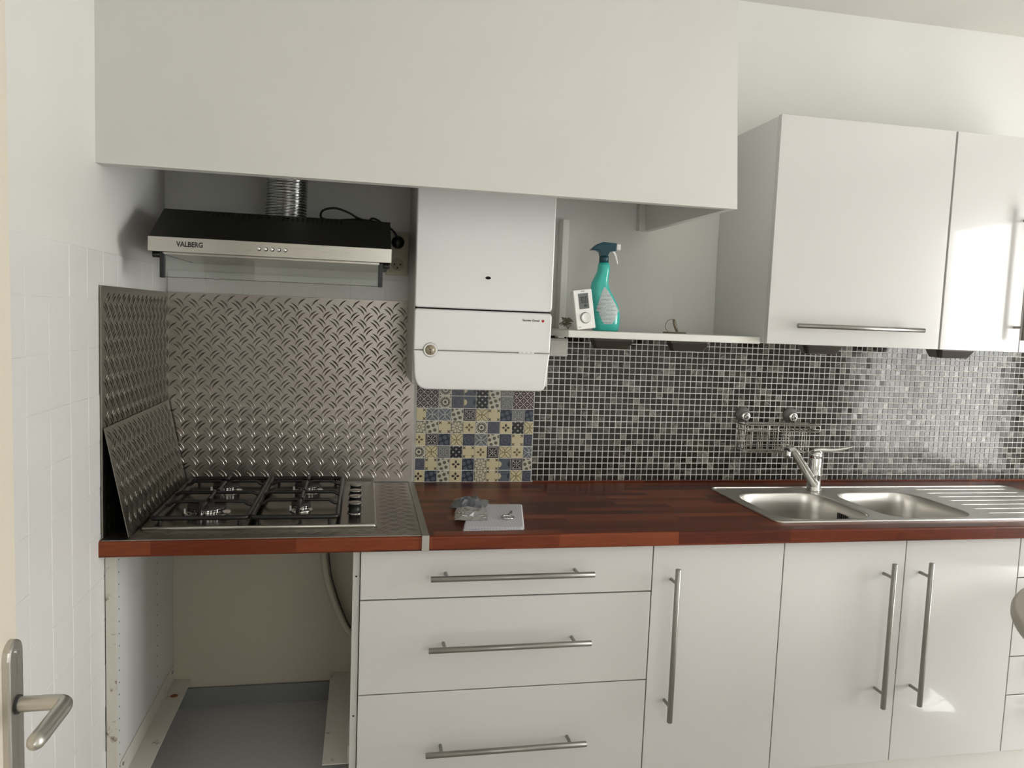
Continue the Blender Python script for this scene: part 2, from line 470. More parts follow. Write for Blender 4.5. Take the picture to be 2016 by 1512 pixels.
part('grout_bed', MB().box(LX+.01, 1.24, -.0040, 0, 1.446, 1.586), M_TILEW, wb)

# ------------------------------------------------------------------ glass mosaic
P = .02137; MX0 = .5842; MZ0 = .9100
part('grout_bed', MB().box(.585, 2.66, -.0030, 0, .905, 1.445), M_GROUT, wb, 'white grout between the mosaic tiles')
tm = tmesh(P-.0028, P-.0028, .0046, .0009, XZ, M_MOS, 'mosaic_tile')
cells = []
ncol, nrow = int((2.66-MX0)/P), 25
def pix(p):
    d = Vector(p)-CAMP; z_ = d.dot(fwd); return 1008+FPX*d.dot(r2)/z_, 756-FPX*d.dot(u2)/z_, z_
for i in range(ncol):
    for j in range(nrow):
        c_ = Vector((MX0+P*(i+.5), 0, MZ0+P*(j+.5)))
        px, py, dz = pix(c_); vis = px < 2016 and not (j > 22) and not (c_.x < .69 and c_.z > 1.33)
        n_ = (c_-CAMP).normalized()
        cells.append((-(n_.y/dz/dz) if vis else 0, i, j, c_))
cells.sort(key=lambda q: -q[0])
rest = MB(); base_v = [v.co.copy() for v in tm.vertices]; base_f = [tuple(p.vertices) for p in tm.polygons]
for k, (s_, i, j, c_) in enumerate(cells):
    ex, ez = random.gauss(0, .009), random.gauss(0, .009); dy = .0004*random.random()
    if k < 300:
        o = bpy.data.objects.new('mosaic_tile', tm); COL.objects.link(o); o.parent = wb
        o.location = (c_.x, dy, c_.z); o.rotation_euler = (ex, 0, ez)
    else:
        R = Matrix.Translation((c_.x, dy, c_.z)) @ Matrix.Rotation(ez, 4, 'Z') @ Matrix.Rotation(ex, 4, 'X')
        rest.add([R @ v for v in base_v], base_f)
part('mosaic_field', rest, M_MOS, wb, 'dark marbled glass mosaic tiles', kind='stuff')

# ------------------------------------------------------------------ printed tiles under the boiler
DP = .0427
zs = [1.2065-DP*k for k in range(8)]          # lower edges of the rows 0..7 (row 0 is half hidden by the boiler)
zs = [1.2055, 1.1625, 1.1193, 1.0757, 1.0330, .9903, .9480, .9075]
xs = [.176, .2095, .2520, .2945, .3370, .3795, .4222, .4650, .5078, .5505, .5830]
K = dict(c='corner_crosses', d='dots', n='navy_dots', L='leaf_cream', g='leaf_grey', b='petals_black', o='petals_olive', f='flower', m='medallion', r='rosette', k='dark_crosses', S='snow_dark', s='snow_grey', t='slate', h='half_circles')
rowsp = ['..mthkds..', '..mthkds..', 'cggdSLcnsn', 'fdcfomtbkL', 'oSnLrgdrcr', 'mLskcoSLog', 'tcdbnfchSd', 'bndbnfchLr']
dm = {k: deco(v) for k, v in K.items()}; dm['B'] = deco('lattice')
part('grout_bed', MB().box(.174, .5845, -.0028, 0, .9045, 1.30), M_GROUT, wb)
dcache = {}
def decotile(k, x0, x1, z0, z1, ax, az, S=1.):
    """pattern anchor (ax,az) is the centre of the uncut tile"""
    key = (k, round(x0-ax, 4), round(x1-ax, 4), round(z0-az, 4), round(z1-az, 4))
    if key not in dcache:
        dcache[key] = mkmesh('patterned_tile', MB().prism(rect(x0-ax, x1-ax, z0-az, z1-az), XZ, 0, .0045, .0006), dm[k])
    o = bpy.data.objects.new('patterned_tile', dcache[key]); COL.objects.link(o); o.parent = wb
    o.location = (ax, random.uniform(-.0002, .0003), az); o.rotation_euler = (random.uniform(-.003, .003), 0, random.uniform(-.003, .003))
g_ = .0011
for r_ in range(8):
    for c_ in range(10):
        k = rowsp[r_][c_]
        if k == '.': continue
        x0, x1, z0 = xs[c_]+g_, xs[c_+1]-g_, zs[r_]+g_; z1 = (zs[r_-1] if r_ else zs[0]+DP)-g_
        ax = (x1-(DP-2*g_)/2) if c_ == 0 else (x0+(DP-2*g_)/2); az = (z0+z1)/2
        decotile(k, x0, x1, z0, z1, ax, az)
for (x0, x1) in ((.176, .2515), (.5085, .583)):
    decotile('B', x0+g_, x1-g_, zs[1]+g_, zs[1]+2*DP-g_, (x0+x1)/2, zs[1]+DP)

# ------------------------------------------------------------------ tread plates
def treadbars(mb, u0, u1, v0, v1, fn, pu=.0435, pv=.0455, ou=0., ov=0., skip=None, h=.0017, L=.035, W=.0046):
    iu0, iu1 = int((u0-ou)/pu)-1, int((u1-ou)/pu)+2; iv0, iv1 = int((v0-ov)/pv)-1, int((v1-ov)/pv)+2
    def bar(cx, cz, ang):
        ca, sa = math.cos(ang), math.sin(ang); pts = []; n = 5
        for i in range(n):
            t = i/(n-1)*2-1; ww = W/2*math.sqrt(max(0, 1-t*t))+.0002; bow = (1-t*t)*.0035
            sgn = 1 if ca > 0 else -1
            bx, bz = cx+t*L/2*ca - bow*sa*sgn, cz+t*L/2*sa + bow*ca*sgn
            hh = h*math.sqrt(max(0, 1-t*t*.98))
            pts.append(((bx-sa*ww, bz+ca*ww, 0), (bx, bz, hh), (bx+sa*ww, bz-ca*ww, 0)))
        if any(not (u0 < q[0] < u1 and v0 < q[1] < v1) for tr in pts for q in tr): return
        if skip and skip(cx, cz): return
        vs = [fn(*q) for tr in pts for q in tr]; fs = []
        for i in range(n-1):
            a = i*3; fs += [(a, a+1, a+4, a+3), (a+1, a+2, a+5, a+4)]
        mb.add(vs, fs, False)
    for i in range(iu0, iu1):
        for j in range(iv0, iv1):
            cx, cz = ou+i*pu, ov+j*pv
            for s_ in (-.0046, .0046):
                bar(cx+s_*.8, cz+s_*.8, -PI/4)
                bar(cx+pu/2-s_*.8, cz+pv/2+s_*.8, PI/4)
TB = lambda u, v, d: (u, -.0080-d, v)
mb = MB().box(LX+.008, .166, -.0080, -.0064, .912, 1.518); treadbars(mb, LX+.008, .166, .912, 1.518, TB, ou=-.577, ov=1.483)
solo('tread_plate', mb, M_TREAD, 'large steel tread plate covering the wall behind the hob', 'metal panel', loc=(-.25, 0, .91))
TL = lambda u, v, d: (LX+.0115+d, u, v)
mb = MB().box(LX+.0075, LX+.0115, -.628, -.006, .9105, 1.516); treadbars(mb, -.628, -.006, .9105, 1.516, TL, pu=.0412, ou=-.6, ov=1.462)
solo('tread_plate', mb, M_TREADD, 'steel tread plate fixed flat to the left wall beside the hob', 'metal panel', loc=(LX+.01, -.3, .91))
# leaning plate
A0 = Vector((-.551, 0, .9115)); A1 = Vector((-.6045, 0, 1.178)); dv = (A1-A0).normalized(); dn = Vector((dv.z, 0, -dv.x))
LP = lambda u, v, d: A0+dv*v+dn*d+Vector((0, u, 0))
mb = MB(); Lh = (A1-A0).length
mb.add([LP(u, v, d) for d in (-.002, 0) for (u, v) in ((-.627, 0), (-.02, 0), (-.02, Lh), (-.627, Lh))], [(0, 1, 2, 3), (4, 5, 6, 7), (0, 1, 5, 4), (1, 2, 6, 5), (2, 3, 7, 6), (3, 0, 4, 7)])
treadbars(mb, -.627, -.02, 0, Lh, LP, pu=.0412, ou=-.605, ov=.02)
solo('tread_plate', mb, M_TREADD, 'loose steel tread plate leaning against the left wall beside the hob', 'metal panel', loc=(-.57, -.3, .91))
TT = lambda u, v, d: (u, v, .9095+d)
mb = MB().box(LX+.013, .1535, -.6425, -.008, .9075, .9095)
treadbars(mb, LX+.03, .152, -.641, -.01, TT, ou=0, ov=0, h=.0010, skip=lambda x, y: -.57 < x < .055 and y > -.585)
solo('tread_plate', mb, M_TREAD, 'steel tread plate laid on the worktop around the hob', 'metal panel', loc=(-.2, -.3, .9075))

# ------------------------------------------------------------------ worktop
WT, WBt, WF = .907, .868, -.645
wt = thing('worktop', 'long red-brown wood-block worktop running from hob to sink', 'worktop', (.9, -.32, WBt))
def nose(mb, x0, x1):
    pr = [(-.56, WBt), (-.56, WT)] + [(WF+.006-.006*math.sin(a), WT-.006+.006*math.cos(a)) for a in [i*PI/8 for i in range(5)]] + [(WF+.003-.003*math.cos(a), WBt+.003-.003*math.sin(a)) for a in [i*PI/8 for i in range(5)]]
    n = len(pr); vs = [(x, y, z) for x in (x0, x1) for (y, z) in pr]
    fs = [tuple(range(n)), tuple(range(n, 2*n))[::-1]] + [(j, (j+1) % n, n+(j+1) % n, n+j) for j in range(n)]
    mb.add(vs, fs)
mb = MB(); nose(mb, LX+.001, 2.66); mb.box(LX+.001, 1.228, -.56, -.001, WBt, WT).box(1.94, 2.66, -.56, -.001, WBt, WT).box(1.228, 1.94, -.18, -.001, WBt, WT)
part('wooden_slab', mb, M_WOOD, wt)
js = MB().box(.1545, .1735, -.648, -.006, .9072, .9098, .0006).box(.1545, .1735, -.6485, -.6458, .868, .9098, .0006)
solo('joint_strip', js, M_TRIM, 'satin metal joint strip folded over the worktop edge right of the hob', 'trim', loc=(.164, -.33, .907))
solo('sealing_strip', MB().box(.59, 2.66, -.012, -.0045, .9072, .9115, .001), M_WOOD, 'thin brown sealing strip along the back of the worktop', 'trim', loc=(1.6, -.008, .907))

# ------------------------------------------------------------------ handles
def bar_handle(parent, a, b, out, ya, r=.0078, inset_=.043, posts=True, name='handle'):
    """bar from a to b (x,z), y=ya, posts back to plane y=out"""
    ax, az = a; bx, bz = b; mb = MB().cyl((ax, ya, az), (bx, ya, bz), r, n=20, bev=.001)
    h = part(name, mb, M_HANDLE, parent)
    L = math.hypot(bx-ax, bz-az); ux, uz = (bx-ax)/L, (bz-az)/L
    if posts:
        for t in (inset_, L-inset_):
            part('post', MB().cyl((ax+ux*t, out, az+uz*t), (ax+ux*t, ya, az+uz*t), .0045, n=14), M_HANDLE, h)
    return h
def front_panel(name, x0, x1, z0, z1, parent, yf=-.62, th=.018, mat=None, label=None):
    mb = MB().prism(rect(x0+.0015, x1-.0015, z0, z1), XZ, -yf-th, -yf, .0012)
    return part(name, mb, mat or M_GLOSS, parent, label)
FT, FB = .864, .172
def carcass(parent, x0, x1, y0=-.6, zt=.8665, zb=.16, leftmat=M_CARC):
    mb = MB().box(x0, x0+.018, y0, -.006, zb, zt, .0006).box(x1-.018, x1, y0, -.006, zb, zt, .0006).box(x0+.018, x1-.018, y0, -.006, zb, zb+.018).box(x0+.018, x1-.018, -.012, -.006, zb+.018, zt)
    return part('body', mb, leftmat, parent)

c1 = thing('base_cabinet', 'white three-drawer base cabinet under the worktop, right of the oven gap', 'cabinet', (.39, -.3, .0))
carcass(c1, -.0185, .7995)
for k, (z0, z1, hz) in enumerate(((.7335, FT, .799), (.4765, .7300, .6085), (FB, .4735, .323))):
    d = front_panel('drawer', .0, .8, z0, z1, c1)
    bar_handle(d, (.179, hz), (.618, hz+.001), -.62, -.665)
for hz in (.79, .41): part('screw_hole', MB().cyl((-.0095, -.5990, hz), (-.0095, -.6006, hz), .0025, n=10), M_BLACKHOLE, c1)
c2 = thing('base_cabinet', 'narrow white base cabinet with one door and a vertical handle at its left', 'cabinet', (1.0, -.3, .0))
carcass(c2, .8005, 1.1995); d = front_panel('door', .8, 1.2, FB, FT, c2); bar_handle(d, (.857, .369), (.857, .808), -.62, -.665)
c3 = thing('base_cabinet', 'white double-door base cabinet beneath the steel sink', 'cabinet', (1.6, -.3, .0))
carcass(c3, 1.2005, 1.9995)
d = front_panel('door', 1.2, 1.6, FB, FT, c3); bar_handle(d, (1.530, .366), (1.530, .806), -.62, -.665)
d = front_panel('door', 1.6, 2.0, FB, FT, c3); bar_handle(d, (1.653, .366), (1.653, .806), -.62, -.665)
c4 = thing('base_cabinet', 'white base cabinet of four drawers at the right edge, behind the round table', 'cabinet', (2.3, -.3, .0))
carcass(c4, 2.0005, 2.6)
for z0, z1 in ((.737, FT), (.484, .734), (.358, .481), (FB, .355)):
    d = front_panel('drawer', 2.0, 2.6, z0, z1, c4)
    bar_handle(d, (2.10, z1-.05), (2.50, z1-.05), -.62, -.665)
solo('plinth', MB().box(-.018, 2.6, -.575, -.557, .002, .158, .001), M_STRIP, 'beige plinth board under the white base cabinets', 'plinth', loc=(1.3, -.56, 0))

# ------------------------------------------------------------------ oven gap
def worn(name, col, dirt, thr):
    M = Mat(name, col, .45)
    x, y, z = M.world(); v = M.vec(x, y, z)
    n = M.noise(v, 55, 6, .7); n2 = M.noise(v, 12, 3)
    k = (n*.75+n2*.35-thr)*9
    M.set('Base Color', M.mix(k.mx(0.).mn(.85), col, dirt))
    return M.m
M_WORN = worn('worn_white_edge', (.62, .59, .52), (.13, .085, .045), .62)
M_RAIL = worn('worn_white_rail', (.66, .63, .57), (.16, .11, .07), .645)
ov = thing('oven_cabinet', 'open white cabinet with no oven in it, under the hob', 'cabinet', (-.32, -.3, 0))
sp_ = part('side_panel', MB().box(-.611, -.5945, -.5985, -.006, .16, .8665), M_CARCG, ov, 'grey-white panel with rows of shelf holes')
mb = MB()
for yy in (-.56, -.20):
    for i in range(19): mb.cyl((-.5950, yy, .26+i*.032), (-.5941, yy, .26+i*.032), .0022, n=8)
part('shelf_hole', mb, M_BLACKHOLE, sp_, kind='stuff')
part('edge_strip', MB().box(-.6125, -.588, -.603, -.5985, .16, .8665, .0008), M_WORN, ov, 'worn and stained white front edge')
part('shadow_gap_filler', MB().box(-.6195, -.6130, -.597, -.59, .03, .8665), M_BLACKHOLE, ov)
part('back_panel', MB().box(-.594, -.019, -.006, -.001, .16, .866), Mat('beige_back_board', (.50, .455, .36), .6).m, ov, 'beige back of the oven gap')
part('bottom_panel', MB().box(-.594, -.019, -.57, -.018, .142, .158), M_GREYB, ov, 'plain grey bottom board')
part('rear_strip', MB().box(-.594, -.019, -.018, -.007, .142, .222, .001), M_DKGREYB, ov, 'dark grey strip along the back')
ra = part('rail', MB().box(-.594, -.5915, -.56, -.008, .25, .302, .0006).box(-.594, -.536, -.52, -.008, .2475, .25, .0006), M_RAIL, ov, 'scuffed white support rail on the left')
part('screw', MB().cyl((-.592, -.545, .29), (-.5895, -.545, .29), .005, n=12), M_GASKET, ra)
part('screw', MB().cyl((-.592, -.03, .287), (-.5895, -.03, .287), .005, n=12), M_GASKET, ra)
part('rust_spot', MB().lathe((-.566, -.115, .2499), [(.012, 0), (.011, .0006)], 16), Mat('rust', (.22, .09, .03), .9).m, ra, 'rusty ring stain')
part('rail', MB().box(-.0225, -.0195, -.555, -.008, .25, .302, .0006).box(-.09, -.0195, -.55, -.008, .2475, .25, .0006), M_RAIL, ov, 'scuffed white support rail on the right')
hp = [(-.115, -.035, .866), (-.117, -.035, .80), (-.119, -.035, .70), (-.112, -.035, .62), (-.098, -.035, .56), (-.080, -.036, .505), (-.060, -.038, .455), (-.042, -.04, .42), (-.027, -.042, .40)]
def smooth(pts, k=6):
    out = []; P_ = [Vector(p) for p in pts]; P_ = [P_[0]*2-P_[1]]+P_+[P_[-1]*2-P_[-2]]
    for i in range(1, len(P_)-2):
        for j in range(k):
            t = j/k; a, b, c, d = P_[i-1:i+3]
            out.append(.5*((2*b)+(c-a)*t+(2*a-5*b+4*c-d)*t*t+(3*b-a-3*c+d)*t**3))
    return out+[P_[-2]]
solo('gas_hose', MB().tube(smooth(hp), .011, 14), M_HOSE, 'cream hose curving down at the back of the oven gap', 'hose', loc=(-.08, -.035, .6))
solo('cable', MB().tube([Vector(p)+Vector((.016, -.004, 0)) for p in smooth(hp)[:-6]], .0022, 8), M_BLACK, 'thin black line standing in for the dark gap beside the cream hose', 'cable', loc=(-.07, -.035, .6))  # black tube drawn for the dark gap right of the hose, not wiring

# ------------------------------------------------------------------ wall cabinets, shelf
def wallcab(label, x0, x1, doors):
    c = thing('wall_cabinet', label, 'cabinet', ((x0+x1)/2, -.18, 1.43))
    mb = MB().box(x0, x0+.018, -.362, -.002, 1.431, 2.128, .0006).box(x1-.018, x1, -.362, -.002, 1.431, 2.128, .0006).box(x0+.018, x1-.018, -.362, -.002, 1.431, 1.449).box(x0+.018, x1-.018, -.362, -.002, 2.11, 2.128).box(x0+.018, x1-.018, -.01, -.002, 1.449, 2.11)
    part('body', mb, M_CARCG, c)
    for (a, b, h) in doors:
        d = part('door', MB().prism(rect(a+.0015, b-.0015, 1.4285, 2.1305), XZ, .364, .382, .0012), M_GLOSS, c)
        if h[0] == 'h': bar_handle(d, (h[1], 1.488), (h[2], 1.488), -.382, -.42, r=.0074)
        else: bar_handle(d, (h[1], 1.468), (h[1], 1.906), -.382, -.42, r=.0074)
wallcab('white glossy wall cabinet with a horizontal bar handle, right of the shelf', 1.236, 1.852, [(1.234, 1.852, ('h', 1.315, 1.763))])
wallcab('white glossy double-door wall cabinet at the right edge, with vertical handles', 1.856, 2.466, [(1.856, 2.161, ('v', 2.136)), (2.161, 2.466, ('v', 2.214))])

sh = thing('wall_shelf', 'thick white painted shelf with spray bottle, between boiler and wall cabinet', 'shelf', (.92, -.17, 1.425))
part('board', MB().box(.602, 1.2345, -.345, -.006, 1.4255, 1.4475, .003, 3), M_SHELF, sh)
def spot(x, label, y=-.20):
    t = thing('cabinet_spotlight', label, 'lamp', (x, y, 1.42), 'triangular spotlights under the shelf and cabinets')
    z1 = 1.4305 if x > 1.2 else 1.425
    poly = rpoly([(x-.065, y-.06), (x+.065, y-.06), (x+.075, y-.045), (x+.02, y+.075), (x-.02, y+.075), (x-.075, y-.045)], .004, 2)
    low = [(x+(u-x)*.78, y+(v-y)*.78) for u, v in poly]
    n = len(poly); vs = [(u, v, z1) for u, v in poly]+[(u, v, z1-.008) for u, v in poly]+[(u, v, z1-.034) for u, v in low]
    fs = [tuple(range(n))]+[(i*n+j, i*n+(j+1) % n, (i+1)*n+(j+1) % n, (i+1)*n+j) for i in range(2) for j in range(n)]+[tuple(range(2*n, 3*n))[::-1]]
    part('housing', MB().add(vs, fs), M_LAMP, t)
    part('lens', MB().lathe((x, y-.01, z1-.0355), [(.026, 0), (.028, .0015)], 20), Mat('frosted_lens', (.5, .5, .47), .3).m, t)
spot(.775, 'small dark triangular spotlight under the white shelf, below the spray bottle')
spot(1.035, 'small dark triangular spotlight under the right half of the white shelf')
spot(1.52, 'small dark triangular spotlight under the cabinet with the horizontal handle')
spot(2.035, 'small dark triangular spotlight under the wall cabinet at the right edge')

solo('edge_board', MB().box(.645, .667, -.060, -.0055, 1.416, 1.815, .002), M_SHELF, 'narrow upright off-white board on the wall right of the boiler', 'board', loc=(.652, -.02, 1.415))
jb = thing('junction_box', 'small off-white box on the wall under the left end of the shelf', 'electrical box', (.655, -.02, 1.35))
part('housing', MB().box(.618, .688, -.034, -.005, 1.352, 1.414, .004, 3), M_STRIP, jb)
part('cover', MB().box(.624, .680, -.038, -.034, 1.362, 1.408, .0015), M_STRIP, jb)

# ------------------------------------------------------------------ boiler
bo = thing('boiler', 'white wall-hung gas boiler with a round pressure gauge, between hood and shelf', 'boiler', (.345, 0, 1.257))
part('casing', MB().box(.1375, .5485, -.322, -.006, 1.272, 2.02, .004), M_BOILSIDE, bo)
part('upper_cover', MB().prism(rpoly([(.1385, 1.4985), (.5485, 1.4985), (.5485, 2.02), (.1385, 2.02)], [.009, .013, 0, 0]), XZ, .322, .346, .004), M_BOIL, bo)
part('shadow_joint', MB().box(.142, .545, -.332, -.322, 1.492, 1.50), M_BLACKHOLE, bo)
lo = part('lower_cover', MB().prism(rpoly([(.1385, 1.3752), (.5460, 1.3752), (.5480, 1.4945), (.1385, 1.4945)], [0, 0, .012, .008]), XZ, .322, .352, .004), M_BOIL, bo)
part('flap', MB().prism(rpoly([(.1570, 1.2600), (.5340, 1.2600), (.5460, 1.3740), (.1385, 1.3740), (.143, 1.295)], [.022, .016, 0, 0, .01], 8), XZ, .300, .352, .004), M_BOIL, bo)
gx, gz = .187, 1.3755
ga = part('pressure_gauge', MB().lathe((gx, -.3505, gz), [(.0205, 0), (.0205, .002), (.0195, .0035), (.0155, .0042), (.0150, .003)], 40, 'y'), M_WHITEP, bo, 'round gauge with white rim')
part('gap_ring', MB().lathe((gx, -.3500, gz), [(.0215, 0), (.0215, .0022)], 40, 'y'), M_GASKET, ga)
dial = Mat('gauge_dial', (.40, .35, .24), .25, coat=.5); x_, y_, z_ = dial.world(); n_ = dial.noise(dial.vec(x_, y_, z_), 160, 4); dial.set('Base Color', dial.mix(n_, (.50, .43, .30), (.26, .22, .15)))
part('dial', MB().lathe((gx, -.3540, gz), [(.0148, 0), (.0148, .0008)], 36, 'y'), dial.m, ga)
nd = MB().cyl((gx, -.3550, gz+.001), (gx, -.3565, gz+.001), .0022, n=12).cyl((gx, -.3550, gz-.006), (gx, -.3560, gz-.006), .002, n=12)
nd.cyl((gx, -.3556, gz+.001), (gx-.007, -.3556, gz+.010), .0004, n=5).cyl((gx, -.3556, gz-.006), (gx+.003, -.3556, gz-.012), .0004, n=5)
part('needle', nd, M_INK, ga)
ind = part('indicator_strip', MB().prism(rpoly([(.450, 1.3725), (.497, 1.3725), (.497, 1.3785), (.450, 1.3785)], .0025), XZ, .350, .3535, .0008), M_WHITEP, bo)
for xx in (.4605, .4735, .487): part('indicator_dot', MB().lathe((xx, -.3534, 1.3755), [(.0012, 0), (.0011, .0006)], 10, 'y'), M_INK, ind)
el = [(.351+.0085*math.cos(a), 1.5915+.0045*math.sin(a)) for a in [2*PI*i/24 for i in range(24)]]
part('sight_hole', MB().prism(el, XZ, .3452, .3464), M_BLACKHOLE, bo, 'small oval sight hole')
el2 = [(.351+.0115*math.cos(a), 1.5915+.007*math.sin(a)) for a in [2*PI*i/24 for i in range(24)]]
part('hole_rim', MB().prism(el2, XZ, .3450, .3461), M_WHITEP, bo)
text('brand_lettering', 'Saunier Duval', .0095, M_INK, bo, (.4575, -.3524, 1.4690), width=.051, bold=.0001)
# red heart-like drop emblem
hb = rpoly([(.5165, 1.4690), (.5200, 1.4668), (.5235, 1.4690), (.5245, 1.4735), (.5215, 1.4762), (.5200, 1.4722), (.5180, 1.4756), (.5155, 1.4735)], .0008, 3)
part('emblem', MB().prism(hb, XZ, .3518, .3524), M_RED, bo, 'small red tulip-like emblem')

# ------------------------------------------------------------------ cooker hood
HX0, HX1, HY, HZ0, HZ1 = -.5415, .0635, -.49, 1.6115, 1.6465
hd = thing('cooker_hood', 'slim cooker hood with black top and steel front lip, above the hob', 'cooker hood', (-.24, -.25, 1.61))
pf = [(-.004, HZ0), (HY+.002, HZ0), (HY+.002, HZ1), (-.335, 1.736), (-.004, 1.742)]
vs = [(x, y, z) for x in (HX0, HX1) for (y, z) in pf]; n = 5
part('canopy', MB().add(vs, [tuple(range(n)), tuple(range(n, 2*n))[::-1]]+[(j, (j+1) % n, n+(j+1) % n, n+j) for j in range(n)]), M_HOODTOP, hd, 'black sloping top')
part('front_lip', MB().box(HX0-.001, HX1+.001, HY-.003, HY+.003, HZ0-.001, HZ1+.001, .001), M_STEEL, hd, 'brushed steel front strip')
# vent slots on the slope
sl0, sl1 = Vector((0, HY+.002, HZ1)), Vector((0, -.335, 1.736)); sd = (sl1-sl0).normalized(); sn = Vector((0, -sd.z, sd.y)); Ls = (sl1-sl0).length
for i in range(28):
    xx = -.425+i*(.353/27)
    a = sl0+sd*(Ls-.034); b = sl0+sd*(Ls-.008); mb = MB()
    q = [Vector((xx-.0032, 0, 0))+a, Vector((xx+.0032, 0, 0))+a, Vector((xx+.0032, 0, 0))+b, Vector((xx-.0032, 0, 0))+b]
    mb.add([p+sn*h_ for h_ in (-.002, .0004) for p in q], [(0, 1, 2, 3), (4, 5, 6, 7), (0, 1, 5, 4), (1, 2, 6, 5), (2, 3, 7, 6), (3, 0, 4, 7)])
    part('vent_slot', mb, M_BLACKHOLE, hd)
for i in range(5):
    xx = -.2745+i*.0163
    b_ = part('push_button', MB().lathe((xx, HY-.003, 1.6300), [(.0042, 0), (.0042, .003), (.0034, .0038)], 18, 'y'), M_CHROME, hd)
    part('button_ring', MB().lathe((xx+.0008, HY-.0026, 1.6294), [(.0053, 0), (.0052, .0008)], 18, 'y'), M_INK, b_)
text('brand_lettering', 'VALBERG', .0175, M_INK, hd, (-.4745, HY-.0032, 1.6250), width=.064, bold=.0006)
glass = Mat('clear_glass', (.93, .97, .95), .02, trans=1., ior=1.45).m
part('under_frame', MB().box(HX0+.03, HX1-.03, HY+.012, HY+.022, 1.6045, HZ0, .001), M_STEEL, hd)
vi = part('glass_visor', MB().box(-.506, .031, -.4715, -.4680, 1.5480, 1.6040, .0006), glass, hd, 'clear glass visor hanging under the front')
part('visor_edge', MB().box(-.506, .031, -.4719, -.4676, 1.5472, 1.5486), Mat('glass_edge_green', (.06, .075, .06), .2).m, vi)
for x0 in (-.5185, .0305):
    k = part('visor_bracket', MB().box(x0, x0+.0125, -.478, -.463, 1.5455, 1.6105, .002), M_BLACK, hd)
    s_ = -1 if x0 < -.3 else 1
    xx = x0+(.0 if s_ < 0 else .0125)
    part('pivot', MB().cyl((xx, -.47, 1.6035), (xx+s_*.018, -.47, 1.6035), .0075, n=16, bev=.001), M_BLACK, k)
# filters underneath
part('grease_filter', MB().box(HX0+.02, HX1-.02, HY+.03, -.03, HZ0-.003, HZ0+.001), M_STEEL, hd)

# flexible aluminium duct
prof = []; zz = 1.742; i = 0
while zz < 2.25:
    prof.append((.0572+(.0, .0016, .0032, .0016)[i % 4]*random.uniform(.8, 1.2), zz-1.742)); zz += .0019*random.uniform(.8, 1.3); i += 1
dk = MB().lathe((-.238, -.20, 1.742), prof, 40)
for q in dk.v: q.x += .004*math.sin((q.z-1.74)*9)+.0012*math.sin(q.z*80)*(q.y+.2)/.05
solo('exhaust_duct', dk, M_ALU, 'crinkled silver aluminium duct rising from the hood into the bulkhead', 'duct', loc=(-.238, -.2, 1.742))
cb = smooth([(-.105, -.20, 1.746), (-.135, -.21, 1.752), (-.130, -.22, 1.772), (-.095, -.22, 1.781), (-.055, -.22, 1.770), (-.030, -.215, 1.757), (0, -.2, 1.752), (.015, -.2, 1.760), (.035, -.17, 1.757), (.060, -.11, 1.748), (.075, -.075, 1.745), (.086, -.055, 1.738), (.098, -.050, 1.722)])
pc = thing('power_cable', 'black power cable looped on top of the hood and plugged into the upper socket', 'cable', (-.02, -.2, 1.745))
part('cord', MB().tube(cb, .0034, 8), M_BLACK, pc)
part('plug', MB().lathe((.099, -.022, 1.7085), [(.0205, 0), (.0205, .018), (.0165, .026), (.008, .030)], 24, 'y'), M_BLACK, pc)
part('cable_tie_bundle', MB().tube(smooth([(-.09, -.19, 1.747), (-.03, -.20, 1.752), (.02, -.19, 1.750), (.04, -.18, 1.747)]), .0055, 8), M_BLACK, pc)
so = thing('wall_socket', 'yellowed double wall socket between hood and boiler', 'socket', (.1, 0, 1.60))
part('frame', MB().prism(rect(.0625, .1345, 1.6030, 1.7450, .003), XZ, .0055, .013, .002), M_OLDP, so)
for zc in (1.7085, 1.6385):
    ins = part('socket_insert', MB().prism(rect(.0735, .1275, zc-.0265, zc+.0265, .002), XZ, .013, .0165, .0012), M_OLDP, so)
    part('socket_well', MB().lathe((.1, -.0165, zc), [(.0205, 0), (.0200, .0010), (.0185, .0004)], 28, 'y'), Mat('socket_well', (.42, .37, .27), .5).m, ins)
    mb = MB()
    for dx, dz_ in ((-.0095, 0), (.0095, 0), (0, -.011)): mb.cyl((.1+dx, -.0170, zc+dz_), (.1+dx, -.0180, zc+dz_), .0026, n=10)
    part('pin_hole', mb, M_BLACKHOLE, ins)

